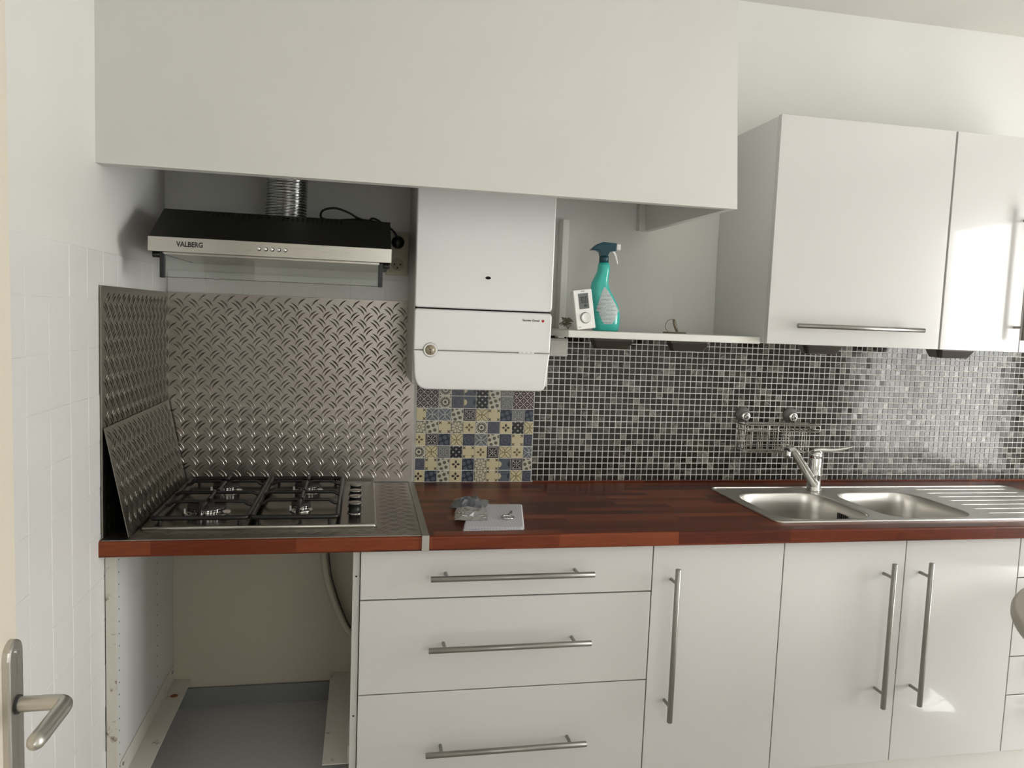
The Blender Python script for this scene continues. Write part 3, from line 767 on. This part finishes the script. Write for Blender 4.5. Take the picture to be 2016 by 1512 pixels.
# ------------------------------------------------------------------ gas hob
hob = thing('gas_hob', 'four-burner stainless gas hob with black grates set in the worktop', 'hob', (-.25, -.3, .9095))
hp_ = rect(-.545, .0425, -.5685, -.040, .012)
part('tray', MB().prism(hp_, XY, .9096, .9175, .005), M_HOBS, hob)
part('front_rim', MB().cyl((-.538, -.5655, .9155), (.037, -.5655, .9155), .0048, n=14, bev=.003), M_STEEL, hob, 'bright rounded steel front rim')
def burner(cx, cyy, r):
    b_ = part('burner', MB().lathe((cx, cyy, .9170), [(r*1.25, 0), (r*1.25, .003), (r*1.12, .006), (r*.96, .0065), (r*.92, .014), (r*.98, .0165)], 40), M_CHROME, hob)
    part('burner_cap', MB().lathe((cx, cyy, .9335), [(r*.94, 0), (r*1.0, .001), (r*1.0, .006), (r*.9, .0085), (r*.3, .009)], 40), M_CAP, b_)
    mb = MB()
    n_ = int(r*700)
    for i in range(n_):
        a = 2*PI*i/n_; c, s_ = math.cos(a), math.sin(a)
        R = Matrix.Translation((cx+c*r*.955, cyy+s_*r*.955, .9305)) @ Matrix.Rotation(a, 4, 'Z')
        mb.v_ = None; t = MB().box(-.002, .002, -.0012, .0012, -.003, .003); t.xf(R); mb.add(t.v, t.f)
    part('flame_port', mb, M_INK, b_, kind='stuff')
    part('spark_igniter', MB().cyl((cx-r*1.05, cyy-r*.45, .918), (cx-r*1.05, cyy-r*.45, .934), .003, n=10), M_WHITEP, b_)
burner(-.412, -.420, .050); burner(-.405, -.165, .038); burner(-.165, -.165, .038); burner(-.166, -.407, .026)
for ky in (-.215, -.290, -.362, -.440):
    k = part('knob', MB().lathe((-.0180, ky, .9175), [(.0195, 0), (.0195, .003), (.0165, .004), (.0165, .026), (.0185, .028)], 28), M_BLACK, hob, 'black knob with steel top disc')
    part('knob_top', MB().lathe((-.0180, ky, .9455), [(.0187, 0), (.0187, .0016), (.0178, .0024)], 28), M_STEEL, k)
    part('knob_ring', MB().lathe((-.0180, ky, .9175), [(.0212, 0), (.0212, .0014), (.0198, .0024)], 28), M_CHROME, k)
def grate(x0, x1, y0, y1, bs, label):
    g = part('grate', MB().tube(smooth_closed([(x0, y0), (x1, y0), (x1, y1), (x0, y1)], .014, .9350), .0064, 10, closed=True), M_IRON, hob)
    zt = .9480
    for (cx, cyy, r) in bs:
        ends = [((x0, cyy), 1, 0), ((x1, cyy), -1, 0)]
        for (ex, ey), dx, dyy in ends:
            stop = cx-dx*r*.42
            pts = [(ex, ey, .9355), (ex+dx*.016, ey, .9400), (ex+dx*.026, ey, zt), (stop, ey, zt)]
            part('finger', MB().tube(pts, .0048, 8), M_IRON, g)
        yn = y0 if abs(cyy-y0) < abs(cyy-y1) else y1; dyy = 1 if yn == y0 else -1
        part('finger', MB().tube([(cx, yn, .9355), (cx, yn+dyy*.014, .9400), (cx, yn+dyy*.024, zt), (cx, cyy-dyy*r*.42, zt)], .0052, 8), M_IRON, g)
        mid = (y0+y1)/2
        part('finger', MB().tube([(cx, cyy+dyy*r*.42, zt), (cx, mid-dyy*.008, zt)], .0052, 8), M_IRON, g)
    part('cross_bar', MB().tube([(x0, (y0+y1)/2, .9355), (x0+.018, (y0+y1)/2, .946), (x1-.018, (y0+y1)/2, .946), (x1, (y0+y1)/2, .9355)], .0052, 8), M_IRON, g)
    for (fx, fy) in ((x0+.02, y0), (x1-.02, y0), (x0+.02, y1), (x1-.02, y1)):
        part('foot', MB().cyl((fx, fy, .9172), (fx, fy, .932), .0045, n=10), M_IRON, g)
def smooth_closed(c, r, z):
    return [(x, y, z) for x, y in rpoly(c, r, 4)]
grate(-.522, -.290, -.542, -.066, [(-.412, -.420, .05), (-.405, -.165, .038)], '')
grate(-.280, -.062, -.542, -.066, [(-.166, -.407, .026), (-.165, -.165, .038)], '')

# ------------------------------------------------------------------ sink and tap
sk = thing('kitchen_sink', 'double-bowl stainless steel sink with ribbed drainer, set in the worktop', 'sink', (1.8, -.35, .907))
outer = rect(1.198, 2.42, -.578, -.118, .03, 5)
B1 = rpoly([(1.236, -.545), (1.565, -.545), (1.565, -.205), (1.236, -.205)], .085, 8)
B2 = rpoly([(1.605, -.545), (1.925, -.545), (1.925, -.205), (1.605, -.205)], .085, 8)
def holes(z):
    loops = [[Vector((u, v, z)) for u, v in L_] for L_ in (outer, B1, B2)]
    tri = tessellate_polygon(loops); allv = [q for L_ in loops for q in L_]; return allv, [tuple(t) for t in tri]
mb = MB(); v_, f_ = holes(.9095); mb.add(v_, f_)
for j in range(len(outer)):
    a, b = outer[j], outer[(j+1) % len(outer)]; mb.add([(a[0], a[1], .9095), (b[0], b[1], .9095), (b[0], b[1], .9074), (a[0], a[1], .9074)], [(0, 1, 2, 3)])
dk_ = part('deck', mb, M_SINK, sk)
part('rolled_rim', MB().tube([(u, v, .9098) for u, v in inset(outer, .0035)], .0032, 8, closed=True), M_SINK, sk)
def bowl(L_, dep, cx, cyy, name='bowl'):
    mb = MB(); n_ = len(L_); rings = []
    steps = [(0, .9097, 0), (.0025, .9085, 0), (.005, .903, 0)] + [(.008+.003*t, .903-(dep-.05)*t, 0) for t in (.25, .5, .75, 1)]
    for (ins, z, _) in steps: rings.append([(u, v, z) for u, v in inset(L_, ins)])
    zb = .903-(dep-.05)
    for a in (20, 40, 60, 80, 90):
        t = math.radians(a); rings.append([(u, v, zb-.04*math.sin(t)) for u, v in inset(L_, .011+.04*(1-math.cos(t)))])
    vs_ = [p for r_ in rings for p in r_]; fs_ = []
    for i in range(len(rings)-1):
        for j in range(n_): fs_.append((i*n_+j, i*n_+(j+1) % n_, (i+1)*n_+(j+1) % n_, (i+1)*n_+j))
    fs_.append(tuple((len(rings)-1)*n_+j for j in range(n_)))
    mb.add(vs_, fs_, True)
    o = part(name, mb, M_SINK, sk)
    part('drain', MB().lathe((cx, cyy, zb-.0395), [(.038, 0), (.038, .002), (.030, .003), (.028, .001)], 28), M_CHROME, o)
    return o
b1 = bowl(B1, .165, 1.40, -.375); b2 = bowl(B2, .165, 1.765, -.375)
mb = MB()
for i in range(6): mb.box(1.5515, 1.5545, -.352-i*.0095, -.3480-i*.0095, .852, .876, .0006)
part('overflow_slot', mb, M_BLACKHOLE, b1)
for i in range(7):
    yy = -.17-i*.055
    part('drainer_rib', MB().tube([(1.985, yy, .9087), (2.0, yy, .9093), (2.36, yy, .9093), (2.375, yy, .9087)], .0014, 8), M_SINK, sk)
tp = thing('mixer_tap', 'chrome single-lever mixer tap between the two sink bowls', 'tap', (1.578, -.165, .9098))
TX, TY = 1.578, -.165
part('body', MB().lathe((TX, TY, .9098), [(.026, 0), (.026, .004), (.0235, .006), (.0225, .050), (.0245, .056), (.0245, .060), (.0225, .062), (.0225, .112), (.0205, .122)], 32), M_CHROME, tp)
part('lever_cap', MB().lathe((TX, TY, 1.026), [(.0225, 0), (.0235, .010), (.0205, .022), (.010, .029), (.003, .030)], 32), M_CHROME, tp)
lv = MB(); pts = smooth([(TX-.012, TY, 1.049), (TX+.015, TY-.004, 1.054), (TX+.05, TY-.012, 1.055), (TX+.085, TY-.02, 1.060), (TX+.122, TY-.028, 1.070)], 5)
lv.tube(pts, [.012-.0075*(i/(len(pts)-1)) for i in range(len(pts))], 14)
for q in lv.v: pass
part('lever', lv, M_CHROME, tp)
spd = smooth([(TX-.004, TY-.006, .932), (TX-.035, TY-.024, .962), (TX-.085, TY-.052, 1.012), (TX-.135, TY-.080, 1.060), (TX-.150, TY-.088, 1.071), (TX-.164, TY-.096, 1.073), (TX-.178, TY-.104, 1.068)], 5)
part('spout', MB().tube(spd, [.0175-.004*min(1, i/12) for i in range(len(spd))], 18), M_CHROME, tp)
e_ = spd[-1]; part('aerator', MB().cyl(e_+Vector((.006, .004, -.002)), e_+Vector((-.001, -.005, -.019)), .0125, .0120, n=18), M_CHROME, tp)
part('aerator_mouth', MB().cyl(e_, e_+Vector((-.0022, -.0010, -.0006)), .0105, n=18), M_INK, tp)

# ------------------------------------------------------------------ suction wire basket
M_CHROMED = Mat('aged_chrome_wire', (.42, .40, .37), .22, 1).m
bk = thing('wire_basket', 'chrome wire sponge basket held by two suction cups above the tap', 'basket', (1.49, -.05, 1.02))
rw = .0016
def wire(name, pts, r=rw, closed=False, n=6, sm=True, parent=None):
    return part(name, MB().tube(smooth(pts, 4) if (sm and not closed) else pts, r, n, closed=closed), M_CHROMED, parent or bk)
def ring(x0, x1, y0, y1, z, r, rad=.018): return part('wire_ring', MB().tube([(u, v, z) for u, v in rpoly([(x0, y0), (x1, y0), (x1, y1), (x0, y1)], rad, 5)], r, 8, closed=True), M_CHROMED, bk)
ring(1.345, 1.645, -.082, -.008, 1.128, .0026)
ring(1.345, 1.645, -.082, -.008, 1.106, .0022)
for z in (1.082, 1.058, 1.040): ring(1.347, 1.533, -.080, -.010, z, .0014)
for k in range(7):
    yy = -.078+k*.0112
    wire('bottom_wire', [(1.347, yy, 1.128), (1.348, yy, 1.042), (1.356, yy, 1.032), (1.372, yy, 1.028), (1.508, yy, 1.028), (1.524, yy, 1.032), (1.532, yy, 1.042), (1.533, yy, 1.108)], .0011, n=5)
for k in range(5):
    xx = 1.375+k*.033
    wire('upright_wire', [(xx, -.082, 1.128), (xx, -.081, 1.045), (xx, -.074, 1.032), (xx, -.06, 1.028), (xx, -.02, 1.028), (xx, -.010, 1.04), (xx, -.009, 1.128)], .0011, n=5)
for k in range(6):
    xx = 1.548+k*.017
    wire('rack_wire', [(xx, -.082, 1.106), (xx, -.05, 1.100), (xx, -.010, 1.106)], .0012, n=5)
part('front_loop', MB().tube([(u, -.086, v) for u, v in rpoly([(1.352, 1.110), (1.437, 1.110), (1.437, 1.128), (1.352, 1.128)], .008, 5)], .0018, 6, closed=True), M_CHROMED, bk)
part('front_loop', MB().tube([(u, -.086, v) for u, v in rpoly([(1.470, 1.106), (1.640, 1.106), (1.640, 1.128), (1.470, 1.128)], .010, 5)], .0020, 6, closed=True), M_CHROMED, bk)
wire('crossbar', [(1.350, -.088, 1.134), (1.640, -.088, 1.134)], .0018, sm=False)
for xx in (1.540, 1.572, 1.590):
    wire('hanging_hook', [(xx, -.080, 1.105), (xx, -.080, 1.060), (xx, -.082, 1.040), (xx+.008, -.088, 1.030), (xx+.018, -.092, 1.034), (xx+.020, -.092, 1.046), (xx+.012, -.09, 1.050)], .0015)
for xx in (1.372, 1.563):
    s_ = part('suction_cup', MB().lathe((xx, -.0048, 1.158), [(.029, 0), (.028, .003), (.020, .010), (.012, .014)], 28, 'y'), Mat('grey_rubber', (.16, .15, .14), .3).m, bk, 'grey suction cup')
    part('cap', MB().lathe((xx+.004, -.0175, 1.152), [(.018, 0), (.0185, .006), (.014, .010), (.010, .010), (.008, .004)], 28, 'y'), M_CHROME, s_)
    part('screw_knob', MB().cyl((xx+.004, -.022, 1.150), (xx+.004, -.036, 1.148), .0055, n=14, bev=.001), M_CHROME, s_)
    wire('hanger', [(xx+.004, -.03, 1.146), (xx+.004, -.034, 1.136), (xx+.004, -.02, 1.128)], .0018)

# ------------------------------------------------------------------ things on the shelf
SZ = 1.4477
tq = Mat('turquoise_liquid_bottle', (.045, .50, .43), .22, coat=.4, trans=.0).m
mdk = Mat('petrol_plastic', (.006, .055, .075), .28).m
sb = thing('spray_bottle', 'turquoise cleaning spray bottle with dark teal trigger head, on the white shelf', 'bottle', (.745, -.25, SZ))
by = -.25
secs = [(.0, .748, .040, .024), (.004, .748, .0430, .027), (.03, .749, .0450, .028), (.055, .748, .0450, .028), (.085, .742, .0420, .027), (.110, .732, .0370, .025), (.130, .725, .0310, .023), (.150, .7235, .0270, .021), (.170, .7285, .0225, .019), (.190, .7335, .0195, .018), (.205, .7335, .0190, .017), (.214, .7330, .0150, .015)]
secs = [(h, x, a, b) for h, x, a, b in secs]
vs, fs = [], []; n = 32
for (h, x, a, b) in secs:
    for j in range(n):
        t = 2*PI*j/n; c, s_ = math.cos(t), math.sin(t)
        vs.append((x+a*math.copysign(abs(c)**.85, c), by+b*math.copysign(abs(s_)**.85, s_), SZ+h))
for i in range(len(secs)-1):
    for j in range(n): fs.append((i*n+j, i*n+(j+1) % n, (i+1)*n+(j+1) % n, (i+1)*n+j))
fs += [tuple(range(n))[::-1], tuple((len(secs)-1)*n+j for j in range(n))]
part('bottle_body', MB().add(vs, fs, True), tq, sb)
part('collar', MB().lathe((.7330, by, SZ+.2125), [(.0150, 0), (.0150, .021), (.0135, .023)], 20), mdk, sb)
hp2 = rpoly([(.7190, 1.6820), (.7430, 1.6820), (.7500, 1.6960), (.7690, 1.6990), (.7700, 1.7230), (.7250, 1.7250), (.7040, 1.7160), (.6860, 1.6990), (.7060, 1.6990), (.7170, 1.6930)], .003, 3)
part('trigger_head', MB().prism(hp2, XZ, .241, .263, .002), mdk, sb)
part('nozzle', MB().box(.7695, .7830, by-.011, by+.011, 1.7030, 1.7220, .002), M_WHITEP, sb, 'white nozzle')
tr = smooth([(.7560, by-.002, 1.7020), (.7660, by-.002, 1.6900), (.7720, by-.002, 1.6760), (.7765, by-.002, 1.6600)], 4)
part('trigger', MB().tube(tr, [.0055-.0025*i/(len(tr)-1) for i in range(len(tr))], 10), M_WHITEP, sb, 'white trigger')
# printed back label: white leaf-shaped sticker hugging the front of the bottle
ML = Mat('printed_label', (.62, .68, .68), .4)
x, y, z = ML.world()
li = (z/.0042).mod(1.).lt(.45); wd = ML.noise(ML.vec(x*1.0, (z/.0042).floor(), 0.), 700, 2).gt(.47)
blk = ML.noise(ML.vec((x/.02).floor(), (z/.013).floor(), 0.), 5, 0).gt(.42)
ML.set('Base Color', ML.mix(li*wd*blk*.75, (.56, .62, .62), (.05, .09, .10)))
def bx_at(zr):   # bottle cross-section at height above shelf
    for (h0, x0, a0, b0), (h1, x1, a1, b1) in zip(secs, secs[1:]):
        if h0 <= zr <= h1:
            t = (zr-h0)/(h1-h0); return x0+(x1-x0)*t, a0+(a1-a0)*t, b0+(b1-b0)*t
    return secs[-1][1:]
lab = []; K_ = 22
for i in range(K_+1):
    zr = .022+(.138-.022)*i/K_; cx_, a_, b_ = bx_at(zr)
    t = i/K_; hw = .037*math.sin(PI*min(1, (t*1.25+.06))**.8*.5)**.6 if t < .35 else .0375*(1-((t-.35)/.65))**.75
    cx2 = .748+(.7330-.748)*max(0, (t-.3)/.7)
    row = []
    for j in range(13):
        xx = cx2-hw+2*hw*j/12; q = max(-1, min(1, (xx-cx_)/a_)); yy = by-b_*abs(max(0, 1-abs(q)**(2/.85)))**(.85/2)-.0007
        row.append((xx, yy, SZ+zr))
    lab.append(row)
vs = [p for r_ in lab for p in r_]; fs = [(i*13+j, i*13+j+1, (i+1)*13+j+1, (i+1)*13+j) for i in range(K_) for j in range(12)]
vs2 = [(a, b+.0006, c) for a, b, c in vs]
lo_ = part('label', MB().add(vs, fs, True), ML.m, sb, 'pale printed label')

# thermostat: white box leaning back, turned a little
th = thing('thermostat', 'white room thermostat with grey display and round dial, leaning by the spray bottle', 'thermostat', (.645, -.31, SZ))
TM = Matrix.Translation((.6550, -.3060, SZ+.0005)) @ Matrix.Rotation(math.radians(-9), 4, 'Y') @ Matrix.Rotation(math.radians(14), 4, 'Z') @ Matrix.Rotation(math.radians(-5), 4, 'X')
TM = Matrix.Translation((.6600, -.3060, SZ+.004)) @ Matrix.Rotation(math.radians(-8), 4, 'Y') @ Matrix.Rotation(math.radians(8), 4, 'Z') @ Matrix.Rotation(math.radians(-3), 4, 'X')
def tpart(name, mb, mat, parent, label=None): mb.xf(TM); return part(name, mb, mat, parent, label)
tb = tpart('case', MB().box(-.029, .029, -.020, .006, 0, .118, .003, 3), M_STRIP, th, 'greyish rear case')
tpart('front_plate', MB().prism(rect(-.0305, .0305, -.0005, .1195, .003), XZ, .020, .0245, .0015), Mat('bright_white_plastic', (.90, .89, .87), .3).m, th)
lcd = tpart('display', MB().prism(rect(-.0165, .0165, .061, .108, .001), XZ, .0244, .0252), Mat('lcd_grey', (.16, .17, .17), .25).m, th, 'grey display reading 30.0')
tpart('dial', MB().lathe((0, -.0244, .0335), [(.0155, 0), (.0155, .0035), (.0135, .0060), (.0125, .0055)], 32, 'y'), M_WHITEP, th)
tpart('dial_groove', MB().lathe((0, -.0242, .0335), [(.0175, 0), (.0175, .0008)], 32, 'y'), M_GASKET, th)
SEG = {'3': 'abcdg', '0': 'abcdef'}
def seg7(ch, x, z, w_, h_):
    t = .0013; S_ = dict(a=(x, x+w_, z+h_-t, z+h_), g=(x, x+w_, z+h_/2-t/2, z+h_/2+t/2), d=(x, x+w_, z, z+t), b=(x+w_-t, x+w_, z+h_/2, z+h_), c=(x+w_-t, x+w_, z, z+h_/2), f=(x, x+t, z+h_/2, z+h_), e=(x, x+t, z, z+h_/2))
    mb = MB()
    for k in SEG[ch]: a = S_[k]; mb.box(a[0], a[1], -.0258, -.0252, a[2], a[3])
    return mb
for ch, x in (('3', -.0130), ('0', -.0045), ('0', .0060)):
    tpart('digit', seg7(ch, x, .0790, .0065, .0185), M_INK, lcd)
tpart('decimal_point', MB().box(.0032, .0047, -.0258, -.0252, .0790, .0805), M_INK, lcd)
tpart('small_icons', MB().box(.001, .0045, -.0258, -.0252, .067, .0735).box(.0065, .0095, -.0258, -.0252, .067, .0735), M_INK, lcd)
tpart('small_lettering', MB().box(-.006, .006, -.0250, -.0245, .1135, .1153).box(-.026, -.018, -.0250, -.0245, .0062, .0076), M_GASKET, th)

# screws bag at the left end of the shelf, plant-tie / wire hook on the right
bg = MB()
for i in range(34):
    a = random.uniform(0, 2*PI); c = Vector((.628+random.uniform(-.010, .012), -.215+random.uniform(-.02, .02), SZ+.005+random.random()*.030))
    d = Vector((math.cos(a), math.sin(a), random.uniform(-.7, .7))).normalized()*random.uniform(.006, .014)
    p0, p1 = c-d, c+d; p0.z = max(p0.z, SZ+.002); p1.z = max(p1.z, SZ+.002)
    bg.cyl(p0, p1, random.uniform(.0008, .002), n=6)
solo('metal_scraps', bg, Mat('olive_metal_bits', (.22, .21, .14), .35, .6).m, 'small heap of dull metal bits at the left end of the shelf', 'hardware', loc=(.628, -.215, SZ), kind='stuff')
hk = thing('wire_clamp', 'bent brown wire clamp standing on the right half of the shelf', 'hardware', (.985, -.22, SZ))
bw = Mat('brown_wire', (.20, .15, .10), .35, .5).m
part('loop', MB().tube(smooth([(.975, -.22, SZ+.002), (.962, -.22, SZ+.020), (.970, -.22, SZ+.040), (.992, -.22, SZ+.046), (1.000, -.22, SZ+.030), (1.008, -.22, SZ+.004)]), .0010, 6), bw, hk)
part('clip', MB().tube(smooth([(.992, -.215, SZ+.045), (.996, -.215, SZ+.025), (1.006, -.215, SZ+.006)]), .0035, 8), bw, hk)
part('foot', MB().tube(smooth([(.955, -.22, SZ+.0025), (.985, -.235, SZ+.0025), (1.015, -.225, SZ+.0025), (1.035, -.22, SZ+.0025)]), .0022, 6), bw, hk)

# ------------------------------------------------------------------ on the worktop: folded squared paper, plastic bag, key ring
MP = Mat('squared_paper', (.78, .79, .82), .8)
x, y, z = MP.world()
ca, sa = math.cos(-.06), math.sin(-.06)
u, v = x*ca+y*sa, y*ca-x*sa
k = ((u/.008).mod(1.).lt(.10)).mx((v/.008).mod(1.).lt(.08))
MP.set('Base Color', MP.mix(k*.55, (.62, .62, .65), (.22, .26, .36)))
pap = thing('folded_paper', 'folded sheet of squared paper lying on the worktop right of the hob', 'paper', (.37, -.47, .907))
for i in range(5):
    z0 = .9078+i*.0017; j = .0012*i
    mb = MB(); q = [(.266+j, -.603+j), (.429-j*.5, -.607+j), (.474, -.352-j), (.318+j, -.345)]
    q = rpoly(q, .004, 3); n = len(q)
    vs = [(a, b, z0+.0007*math.sin(a*60+i)) for a, b in q]+[(a, b, z0+.0012+.0007*math.sin(a*60+i)) for a, b in q]
    mb.add(vs, [tuple(range(n))[::-1], tuple(range(n, 2*n))]+[(t, (t+1) % n, n+(t+1) % n, n+t) for t in range(n)])
    part('paper_layer', mb, MP.m, pap)
part('folded_edge', MB().tube([(.4295, -.603, .9115), (.452, -.48, .9118), (.4745, -.356, .9115)], .0038, 8), M_PAPERE, pap)
# crumpled plastic bag
film = Mat('clear_plastic_film', (.75, .76, .74), .12, trans=.75, ior=1.3, coat=.3).m
def crumple(x0, x1, y0, y1, z0, hh, nx, ny, seed, ang=0.):
    rnd = random.Random(seed); H = [[0]*(ny+1) for _ in range(nx+1)]; J = {}
    cx_, cy_ = (x0+x1)/2, (y0+y1)/2; ca, sa = math.cos(ang), math.sin(ang)
    mb = MB(); vs = []
    for top in (1, 0):
        for i in range(nx+1):
            for j in range(ny+1):
                u, v = i/nx, j/ny; e = min(1, 4*min(u, 1-u, v, 1-v)+.02)
                if (i, j) not in J: J[(i, j)] = (rnd.uniform(-.004, .004), rnd.uniform(-.005, .005), rnd.random())
                dx, dy_, q = J[(i, j)]
                xx, yy = x0+(x1-x0)*u+dx-cx_, y0+(y1-y0)*v+dy_-cy_
                z = z0+(hh*e*(.35+.65*q) if top else 0)+.0006*top
                vs.append((cx_+xx*ca-yy*sa, cy_+xx*sa+yy*ca, z))
    k = (nx+1)*(ny+1); fs = []
    for b in (0, k):
        for i in range(nx):
            for j in range(ny):
                a = b+i*(ny+1)+j; fs.append((a, a+1, a+ny+2, a+ny+1))
    for i in range(nx):
        for j in (0, ny):
            a = i*(ny+1)+j; fs.append((a, a+ny+1, k+a+ny+1, k+a))
    for j in range(ny):
        for i in (0, nx):
            a = i*(ny+1)+j; fs.append((a, a+1, k+a+1, k+a))
    return mb.add(vs, fs)
pb = thing('plastic_bag', 'crumpled clear plastic bag of small metal fittings on the folded paper', 'bag', (.31, -.45, .917))
part('film', crumple(.262, .352, -.535, -.405, .9168, .017, 9, 12, 3, -.12), film, pb)
part('printed_flap', crumple(.268, .372, -.405, -.300, .9168, .022, 9, 8, 5, -.25), Mat('printed_film', (.20, .21, .24), .18, trans=.25, coat=.4).m, pb, 'bluish grey printed bag top')
rr = random.Random(11); fm = MB()
for i in range(16):
    c = Vector((.268+rr.random()*.075, -.525+rr.random()*.08, .9200+rr.random()*.006)); a = rr.uniform(0, 6.28); L_ = rr.uniform(.006, .018)
    fm.cyl(c, c+Vector((math.cos(a)*L_, math.sin(a)*L_, rr.uniform(0, .003))), rr.uniform(.0015, .0035), n=8)
part('fittings', fm, M_CHROME, pb, kind='stuff')
kr = thing('ring_fitting', 'small metal ring with a stub lying on the squared paper', 'hardware', (.405, -.515, .917))
part('ring', MB().tube([(.404+.017*math.cos(a), -.515+.017*math.sin(a), .9195) for a in [2*PI*i/28 for i in range(28)]], .0026, 8, closed=True), M_CHROME, kr)
part('stub', MB().cyl((.412, -.490, .9195), (.424, -.462, .9205), .0042, n=12, bev=.0008), M_ALU, kr)

# ------------------------------------------------------------------ open door at the left edge
d1 = struct('door_1', MB().box(-.468, -.430, -2.36, -1.528, .01, 2.03, .002), M_DOORP, 'cream door leaf standing open at the left edge')
XD = -.430
DP_ = lambda u, v, d: (XD+d, u, v)
pl = rpoly([(-1.572, .80), (-1.532, .80), (-1.532, 1.052), (-1.572, 1.052)], [.02, .02, .02, .02], 6)
pl_o = part('handle_plate', MB().prism(pl, DP_, 0, .009, .003), M_LEVER, d1, 'satin nickel plate')
part('plate_screw', MB().cyl((XD+.009, -1.552, 1.037), (XD+.0105, -1.552, 1.037), .004, n=14), M_CHROME, pl_o)
le = smooth([(XD+.008, -1.552, .9685), (XD+.030, -1.552, .9685), (XD+.050, -1.552, .9685), (XD+.0625, -1.555, .9685), (XD+.066, -1.566, .9683), (XD+.0655, -1.590, .968), (XD+.065, -1.620, .9675), (XD+.064, -1.642, .967)], 5)
lk = len(le); part('lever', MB().tube(le+[le[-1]+Vector((0, -.006, 0)), le[-1]+Vector((0, -.009, 0))], [.0098]*lk+[.0075, .002], 20), M_LEVER, d1, 'satin nickel lever handle')
part('lever_collar', MB().cyl((XD+.009, -1.552, .9685), (XD+.0115, -1.552, .9685), .0118, n=20), M_INK, d1)
struct('trim_1', MB().box(LX, -.425, -2.44, -2.365, 0, 2.08, .002), M_DOORP)

# ------------------------------------------------------------------ round table
scx, scy, TR = 2.169, -1.350, .65
st = thing('round_table', 'round taupe table top poking in at the right edge, before the drawers', 'table', (scx, scy, 0))
part('table_top', MB().lathe((scx, scy, .736), [(TR-.02, 0), (TR-.005, .004), (TR, .014), (TR, .026), (TR-.004, .033), (TR-.012, .036), (.10, .037)], 128), M_STOOL, st)
part('column', MB().cyl((scx, scy, .02), (scx, scy, .736), .035, n=24), M_CHROME, st)
part('base', MB().lathe((scx, scy, 0.001), [(.25, 0), (.25, .006), (.15, .014), (.04, .03)], 48), M_CHROME, st)
